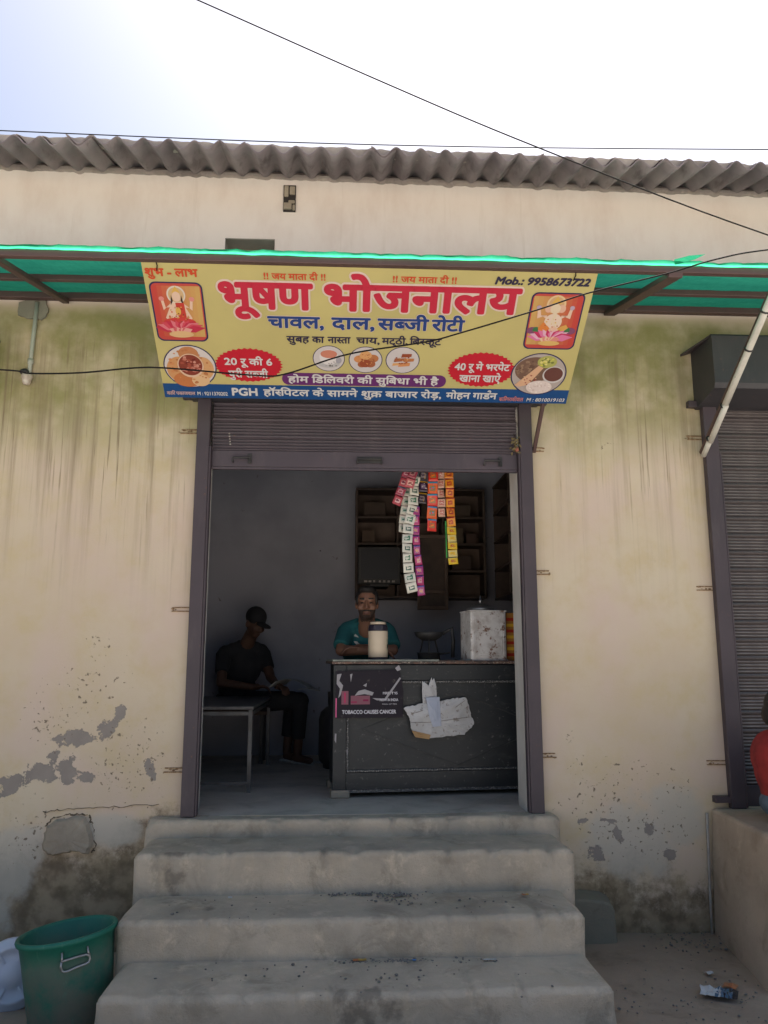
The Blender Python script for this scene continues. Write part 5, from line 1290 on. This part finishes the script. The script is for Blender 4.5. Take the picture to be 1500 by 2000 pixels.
hand(mb, (cx + .03, 5.655, 1.575), (1, -.05, 0), (0, 0, 1), (0, -1, 0), .6); hand(mb, (cx - .03, 5.735, 1.594), (-1, .05, .05), (0, 0, 1), (0, -1, 0), .6)
for k in (-1, 1): mb.cap((cx + k * .09, 6.05, 1.14), (cx + k * .13, 5.86, 1.10), .085, .06); mb.cap((cx + k * .13, 5.86, 1.10), (cx + k * .13, 5.9, .74), .058, .042); mb.cap((cx + k * .13, 5.92, .69), (cx + k * .13, 5.84, .68), .035, .03)
hcv = Vector(HC)
def face(cn):
    d = cn - hcv; x = d.dot((rot.col[0])); f = d.dot(rot.col[1]); u = d.dot(rot.col[2])
    if u > -.2 and abs(x) < .11 and abs(f) < .14:
        if u < -.048 and f > -.01 and u > -.13:
            if abs(x) < .019 and -.078 < u < -.062: return 2 if f > .07 else 0
            if abs(x) < .036 and -.060 < u < -.044 and f > .06: return 1
            if u < -.082 or abs(x) > .05: return 4
            if abs(x) > .026: return 4
        if f > .055 and abs(x) > .014 and abs(x) < .05 and .024 < u < .036: return 1
        if f > .05 and .02 < abs(x) < .044 and -.002 < u < .008: return 3
    return 0
skin(mb, 'body', .006, M['skin'], PM, 4, face, [M['skin'], M['hair'], M['lip'], M['eye'], M['stubble']])
mb = MB(); mb.ell(q(0, -.022, .048), (.083, .094, .089), rot, 22, 14); mb.ell(q(0, .03, .098), (.062, .055, .032), rot, 16, 9); mb.ell(q(0, -.06, -.01), (.07, .055, .075), rot)
for k in (-1, 1): mb.ell(q(k * .07, .01, .03), (.012, .03, .045), rot)
skin(mb, 'hair', .006, M['hair'], PM, 2)
mb = MB(); mb.ell((cx, 5.98, 1.60), (.185, .128, .205)); mb.ell((cx, 6.02, 1.36), (.175, .13, .2)); mb.cap((cx - .13, 5.94, 1.725), (cx + .13, 5.94, 1.725), .068, .068)
mb.ell((cx, 5.905, 1.775), (.088, .078, .028))
for k in (-1, 1): mb.cap((cx + k * .07, 5.93, 1.785), (cx + k * .15, 5.935, 1.735), .03, .05)
for (fx, fz, fa) in ((-.09, 1.62, .5), (.1, 1.6, -.6), (.03, 1.56, .2), (-.04, 1.50, -.2), (.08, 1.68, -.9), (-.11, 1.70, .9)): mb.cap((cx + fx - .04 * math.cos(fa), 5.868, fz - .04 * math.sin(fa)), (cx + fx + .04 * math.cos(fa), 5.868, fz + .04 * math.sin(fa)), .006, .009, 8)
for k in (-1, 1): mb.tube([(cx + k * .13, 5.94, 1.72), (cx + k * .15, 5.925, 1.71), (cx + k * .187, 5.81, 1.605)], [.066, .068, .06], 14)
skin(mb, 'shirt', .008, M['teal'], PM, 4)
mb = MB().ell((cx, 6.05, 1.16), (.18, .14, .125))
for k in (-1, 1): mb.cap((cx + k * .09, 6.05, 1.14), (cx + k * .13, 5.86, 1.10), .095, .07); mb.tube([(cx + k * .13, 5.86, 1.11), (cx + k * .13, 5.9, .78)], [.07, .056], 12)
skin(mb, 'trousers', .01, M['blackcloth'], PM, 4)
# white feather prints on the shirt
def feather(x, z, ang):
    mb = MB(); ca, sa = math.cos(ang), math.sin(ang); up = []; dn = []
    for k in range(9):
        f = k / 8; w = .011 * math.sin(math.pi * min(1, f * 1.05)) ** .7 * (1.2 if f < .5 else .9); a = (f - .5) * .062
        up.append((x + a * ca - w * sa, z + a * sa + w * ca)); dn.append((x + a * ca + w * sa * .6, z + a * sa - w * ca * .6))
    P = up + dn[::-1]
    yy = lambda px, pz: 5.98 - .1285 * math.sqrt(max(.05, 1 - ((px - cx) / .185) ** 2 - ((pz - 1.60) / .205) ** 2)) - .004
    mb.add([(p[0], yy(p[0], p[1]), p[1]) for p in P], [list(range(len(P)))]); mb.build('shirt_print', M['pvc'], PM)
feather(cx - .085, 1.685, -.5); feather(cx - .068, 1.625, -.6)
# stool under him
t_ = thing('stool', 'dark stool under the man at the counter', 'stool', (.18, 6.1, .65))
MB().lathe([(.0, .38), (.16, .38), (.165, .4), (.16, .415), (.0, .415)], 20).build('seat', M['wood'], t_, world=False)
for k in range(4):
    a = math.pi / 4 + k * math.pi / 2; MB().tube([(.15 * math.cos(a), .15 * math.sin(a), 0), (.11 * math.cos(a), .11 * math.sin(a), .38)], .013, 8).build('leg', M['wood'], t_, world=False)

# --- seated man with the newspaper
PS = thing('person', 'seated man in black with a cap, bent over a newspaper in the dark room', 'person', (-.85, 7.1, .65))
mb = MB(); HC2 = (-.74, 6.93, 1.815); F2, U2 = Vector((.62, -.62, -.42)), Vector((.2, -.15, 1))
q, rot = head(mb, HC2, F2, U2)
mb.cap((-.83, 7.04, 1.61), (-.765, 6.97, 1.74), .066, .056)
mb.ell((-.86, 7.07, 1.47), (.165, .115, .2)); mb.ell((-.90, 7.12, 1.27), (.15, .12, .17)); mb.ell((-.92, 7.14, 1.16), (.165, .14, .10))
mb.cap((-.985, 6.97, 1.565), (-.70, 7.09, 1.58), .058, .058)
mb.cap((-1.0, 6.95, 1.55), (-.99, 6.80, 1.32), .05, .041); mb.cap((-.99, 6.80, 1.32), (-.73, 6.74, 1.29), .04, .028); hand(mb, (-.72, 6.738, 1.29), (1, -.05, .05), (0, .3, 1), (0, -1, .2), .7)
mb.cap((-.68, 7.10, 1.56), (-.60, 6.98, 1.36), .05, .041); mb.cap((-.60, 6.98, 1.36), (-.52, 6.82, 1.29), .04, .028); hand(mb, (-.515, 6.81, 1.288), (.5, -.85, -.05), (0, .2, 1), (-1, -.3, 0), .7)
mb.cap((-.90, 7.08, 1.15), (-.34, 6.90, 1.17), .085, .062); mb.cap((-.34, 6.90, 1.17), (-.36, 6.97, .74), .056, .036)
mb.cap((-.86, 7.18, 1.15), (-.42, 7.12, 1.17), .085, .062); mb.cap((-.42, 7.12, 1.17), (-.46, 7.12, .74), .056, .036)
mb.cap((-.37, 6.98, .70), (-.25, 6.90, .683), .036, .028); mb.cap((-.46, 7.13, .70), (-.35, 7.04, .683), .036, .028)
skin(mb, 'body', .008, M['skin_dark'], PS, 4)
mb = MB().ell((-.86, 7.07, 1.47), (.18, .13, .205)); mb.ell((-.90, 7.12, 1.27), (.165, .135, .17)); mb.cap((-.985, 6.97, 1.565), (-.70, 7.09, 1.58), .068, .068); mb.cap((-.93, 6.99, 1.605), (-.74, 7.07, 1.615), .05, .05); mb.cap((-.87, 7.02, 1.64), (-.79, 7.06, 1.645), .04, .04)
mb.tube([(-.99, 6.96, 1.56), (-1.0, 6.95, 1.55), (-.993, 6.85, 1.40)], [.062, .066, .06], 12); mb.tube([(-.69, 7.09, 1.57), (-.68, 7.10, 1.56), (-.63, 7.03, 1.43)], [.062, .066, .06], 12)
skin(mb, 'shirt', .009, M['blackcloth'], PS, 4)
mb = MB().ell((-.92, 7.14, 1.16), (.175, .15, .11)); mb.cap((-.90, 7.08, 1.15), (-.34, 6.90, 1.17), .095, .073); mb.tube([(-.34, 6.90, 1.18), (-.355, 6.95, .86)], [.07, .056], 12); mb.cap((-.86, 7.18, 1.15), (-.42, 7.12, 1.17), .095, .073); mb.tube([(-.42, 7.12, 1.18), (-.455, 7.12, .86)], [.07, .056], 12)
skin(mb, 'trousers', .01, M['blackcloth'], PS, 4)
mb = MB().ell(q(0, -.012, .055), (.086, .1, .088), rot, 22, 14); mb.ell(q(0, .115, .03), (.068, .07, .012), rot, 18, 8)
skin(mb, 'cap', .007, M['blackcloth'], PS, 3)
for k in range(2):
    mb = MB(); mb.cap((-.40 + .11 * -k, 6.99 + .15 * k, .664), (-.23 - .11 * k, 6.89 + .15 * k, .664), .014, .013, 8); mb.build('sandal', M['news'], PS)
# newspaper
t_ = thing('newspaper', 'open newspaper on the knees of the seated man in the cap', 'newspaper', (-.5, 6.8, 1.27))
for (pts, nm) in (([(-.60, 6.72, 1.285), (-.47, 6.95, 1.30), (-.38, 6.93, 1.345), (-.46, 6.68, 1.36)], 'page'), ([(-.46, 6.68, 1.361), (-.38, 6.93, 1.346), (-.22, 6.90, 1.275), (-.27, 6.66, 1.285)], 'page'), ([(-.36, 6.66, 1.27), (-.30, 6.85, 1.268), (-.17, 6.84, 1.255), (-.2, 6.65, 1.26)], 'page')):
    n = 8; vs = []
    for j in range(n + 1):
        for i in range(n + 1):
            a = Vector(pts[0]).lerp(Vector(pts[1]), j / n); b = Vector(pts[3]).lerp(Vector(pts[2]), j / n); p = a.lerp(b, i / n)
            vs.append(p + Vector((0, 0, .006 * n3(p.x * 14, p.y * 14, 2) + .012 * math.sin(math.pi * i / n))))
    fs = [[j * (n + 1) + i, j * (n + 1) + i + 1, (j + 1) * (n + 1) + i + 1, (j + 1) * (n + 1) + i] for j in range(n) for i in range(n)]
    o = MB().add(vs, fs).build(nm, M['news'], t_, smooth=True); sl_ = o.modifiers.new('th', 'SOLIDIFY'); sl_.thickness = .0015

# --- person in red at the right edge
PR = thing('person', 'person in a red shirt and jeans sitting hunched on the platform at the right edge', 'person', (2.4, 4.3, .67))
mb = MB(); HC3 = (2.365, 4.27, 1.225); q, rot = head(mb, HC3, (1, -.25, -.35), (.3, 0, 1))
mb.cap((2.34, 4.32, 1.06), (2.36, 4.29, 1.16), .06, .054); mb.ell((2.33, 4.33, 1.0), (.10, .165, .14)); mb.ell((2.36, 4.33, .88), (.105, .15, .16)); mb.ell((2.40, 4.33, .775), (.13, .16, .10))
mb.cap((2.32, 4.20, 1.06), (2.36, 4.45, 1.06), .055, .055)
mb.cap((2.31, 4.17, 1.05), (2.42, 4.07, .86), .05, .042); mb.cap((2.42, 4.07, .86), (2.66, 4.06, .92), .041, .029); hand(mb, (2.665, 4.06, .922), (1, 0, .1), (0, 0, 1), (0, 1, 0), .6)
mb.cap((2.36, 4.48, 1.05), (2.48, 4.52, .86), .05, .042); mb.cap((2.48, 4.52, .86), (2.70, 4.42, .92), .041, .029); hand(mb, (2.705, 4.418, .92), (1, -.2, .1), (0, 0, 1), (0, -1, 0), .6)
for (y, yy) in ((4.22, 4.10), (4.42, 4.5)):
    mb.cap((2.38, y, .77), (2.80, yy, .88), .088, .062); mb.cap((2.80, yy, .88), (2.78, yy - .02, .76), .058, .045); mb.cap((2.80, yy, .88), (2.90, yy, .72), .05, .036); mb.cap((2.90, yy, .705), (3.02, yy - .03, .70), .032, .027)
skin(mb, 'body', .008, M['skin'], PR, 4)
mb = MB().ell((2.33, 4.33, 1.0), (.115, .18, .15)); mb.ell((2.345, 4.33, .93), (.118, .17, .16)); mb.ell((2.37, 4.33, .84), (.12, .165, .13)); mb.cap((2.31, 4.19, 1.06), (2.36, 4.46, 1.06), .068, .068)
mb.tube([(2.31, 4.18, 1.06), (2.315, 4.165, 1.045), (2.40, 4.085, .89)], [.062, .068, .058], 12); mb.tube([(2.36, 4.47, 1.06), (2.36, 4.48, 1.045), (2.46, 4.51, .89)], [.062, .068, .058], 12)
skin(mb, 'shirt', .009, M['red'], PR, 4)
mb = MB().ell((2.385, 4.33, .765), (.145, .178, .10))
for (y, yy) in ((4.22, 4.10), (4.42, 4.5)): mb.cap((2.38, y, .775), (2.80, yy, .885), .096, .072); mb.tube([(2.80, yy, .885), (2.89, yy, .745)], [.066, .05], 12)
skin(mb, 'jeans', .009, M['denim'], PR, 4)
mb = MB().ell(q(0, -.02, .05), (.084, .098, .09), rot, 20, 12); mb.ell(q(0, -.06, -.01), (.07, .055, .07), rot)
skin(mb, 'hair', .008, M['hair'], PR, 2)

# ------------------------------------------------------------------ bin, lid, litter
BN = thing('plastic_tub', 'green open plastic tub with a wire handle, standing left of the steps', 'tub', (-1.172, 3.93, -0.075))
BN.rotation_euler = (R(-2), R(-7), 0)
prof = [(.0, .0), (.165, .0), (.172, .01), (.195, .30), (.203, .375), (.214, .38), (.217, .392), (.213, .402), (.203, .402), (.196, .39), (.186, .28), (.162, .02), (.0, .014)]
mb = MB().lathe(prof, 48); me = mb.mesh('tub_body')
a = me.attributes.new('dirt', 'FLOAT', 'POINT'); a.data.foreach_set('value', [max(0, min(1, (.37 - v.co.z) / .13)) * 1.0 if math.hypot(v.co.x, v.co.y) > .1 else .3 for v in me.vertices])
obj('tub_body', me, M['binplastic'], BN, True, world=False)
def onbin(ang, z, r_=.012): 
    rr_ = .172 + (.203 - .172) * z / .375 + r_; return (rr_ * math.cos(ang), rr_ * math.sin(ang), z)
A0, A1 = R(-78), R(-49)
mb = MB(); mb.tube([onbin(A0, .36, .004), onbin(A0, .335, .012), onbin(A0 - .02, .325, .013)], .0045, 7)
mb.tube([onbin(A1, .36, .004), onbin(A1, .335, .012), onbin(A1 + .02, .325, .013)], .0045, 7)
loop = [onbin(A0 + (A1 - A0) * f, z, .014) for f, z in ((-.03, .325), (.1, .328), (.5, .331), (.9, .330), (1.03, .322), (1.06, .308), (1.0, .296), (.85, .293), (.5, .291), (.2, .284), (.05, .284), (-.03, .29), (-.06, .305), (-.03, .325))]
mb.tube([Vector(p) for p in loop], .005, 7); mb.build('handle', M['steel'], BN, world=False, smooth=True)
LD = thing('tub_lid', 'pale blue-white round plastic lid leaning against the left side of the green tub', 'lid', (-1.508, 4.10, .085)); LD.rotation_euler = (R(78), R(12), R(10))
MB().lathe([(.0, .016), (.05, .016), (.055, .01), (.10, .012), (.108, .022), (.118, .022), (.128, .008), (.148, .0), (.156, -.012), (.150, -.014), (.14, -.004), (.0, .004)], 44).build('lid_disc', M['lid'], LD, world=False, smooth=True)
for k in range(6):
    a = 2 * math.pi * k / 6 + .3; MB().bar((.06 * math.cos(a), .06 * math.sin(a), .013), (.118 * math.cos(a), .118 * math.sin(a), .020), .008, .006).build('lid_rib', M['lid'], LD, world=False)

rg = random.Random(14)
def pebbles(name, spots, label):
    mb = MB()
    for (x, y, z, rx, ry, n) in spots:
        for k in range(n):
            s_ = rg.uniform(.0018, .0065) * (1.5 if rg.random() < .1 else 1); px, py = x + rg.gauss(0, rx), y + rg.gauss(0, ry)
            mb.ell((px, py, z + s_ * .35), (s_ * rg.uniform(.8, 1.5), s_, s_ * .6), Matrix.Rotation(rg.random() * 3, 3, 'Z'), 6, 4)
    o = mb.build(name, M['gravel']); tag(o, label, 'gravel', kind='stuff')
pebbles('gravel', [(.14, 4.275, .362, .10, .012, 90), (.30, 4.25, .362, .07, .02, 60), (.28, 4.17, .362, .08, .05, 40), (-.35, 4.1, .362, .3, .1, 22), (.8, 4.15, .362, .2, .09, 20)], 'dark grit along the back of the upper tread')
pebbles('gravel', [(.27, 3.895, .182, .08, .012, 130), (.10, 3.895, .182, .05, .012, 30), (.60, 3.88, .182, .1, .015, 22), (0, 3.75, .182, .5, .09, 50)], 'dark grit along the back of the lowest tread')
pebbles('gravel', [(1.75, 3.9, .0, .3, .3, 90), (1.4, 3.8, .0, .2, .2, 45), (1.9, 4.6, .0, .12, .1, 80), (-1.4, 4.3, -.05, .2, .15, 60)], 'loose grit on the ground by the wall')
def crumple(name, label, cat, loc, size, rz, mats_, flat=.25, seed=1):
    r_ = random.Random(seed); t_ = thing(name, label, cat, loc, rz); n = 8
    for q_, (mt, f0, f1, nm) in enumerate(mats_):
        vs = []
        for j in range(n + 1):
            for i in range(n + 1):
                u = (f0 + (f1 - f0) * i / n - .5) * size[0]; v_ = (j / n - .5) * size[1]
                vs.append((u + r_.uniform(-1, 1) * size[0] * .03, v_ + r_.uniform(-1, 1) * size[1] * .05, .003 + flat * size[1] * (.5 + .5 * n3(u * 40, v_ * 40, seed)) * (1 - (2 * j / n - 1) ** 2 * .6)))
        fs = [[j * (n + 1) + i, j * (n + 1) + i + 1, (j + 1) * (n + 1) + i + 1, (j + 1) * (n + 1) + i] for j in range(n) for i in range(n)]
        o = MB().add(vs, fs).build(nm, mt, t_, world=False); s_ = o.modifiers.new('th', 'SOLIDIFY'); s_.thickness = .0012
    return t_
mblue = worn('wrapper_blue', (.05, .1, .16, 1), (.09, .15, .22, 1), 40, .45); mgold = worn('wrapper_gold', (.5, .34, .06, 1), (.42, .25, .05, 1), 60, .4); morange = worn('wrapper_orange', (.45, .15, .06, 1), (.4, .2, .1, 1), 50, .5)
crumple('snack_wrapper', 'crumpled blue and white snack packet on the ground at bottom right', 'wrapper', (1.745, 3.915, .004), (.16, .10), R(-25), [(M['white'], 0, .55, 'white_side'), (mblue, .4, .85, 'blue_side'), (M['dark'], .6, 1.0, 'inner_side')], .45, 3)
crumple('snack_wrapper', 'small white scrap above the blue packet at bottom right', 'wrapper', (1.81, 4.16, .004), (.035, .03), .4, [(M['white'], 0, 1, 'foil_scrap')], .5, 5)
crumple('snack_wrapper', 'small dull orange wrapper beside the blue packet', 'wrapper', (1.84, 4.0, .004), (.06, .06), .9, [(morange, 0, 1, 'foil_scrap')], .3, 6)
crumple('snack_wrapper', 'torn orange and yellow sachet on the lowest visible tread', 'wrapper', (.095, 3.90, .186), (.06, .022), R(4), [(mgold, .4, 1, 'gold_side'), (morange, 0, .45, 'orange_side')], .3, 7)
crumple('snack_wrapper', 'tiny bright blue scrap on the lowest visible tread', 'wrapper', (.34, 3.885, .186), (.016, .014), 0, [(worn('scrap_blue', (.04, .2, .5, 1), (.05, .22, .5, 1), 9, .5), 0, 1, 'foil_scrap')], .4, 8)
crumple('snack_wrapper', 'pale flat paper strip on the right of the lowest visible tread', 'wrapper', (.68, 3.875, .186), (.06, .014), R(3), [(M['news'], 0, 1, 'paper_strip')], .3, 9)
crumple('snack_wrapper', 'torn orange sachet on the right of the upper tread', 'wrapper', (.92, 4.20, .366), (.035, .022), R(20), [(morange, 0, .6, 'orange_side'), (mgold, .5, 1, 'gold_side')], .4, 10)
crumple('snack_wrapper', 'tiny white scrap on the left of the upper tread', 'wrapper', (-.535, 4.23, .366), (.02, .016), 0, [(M['white'], 0, 1, 'foil_scrap')], .5, 11)
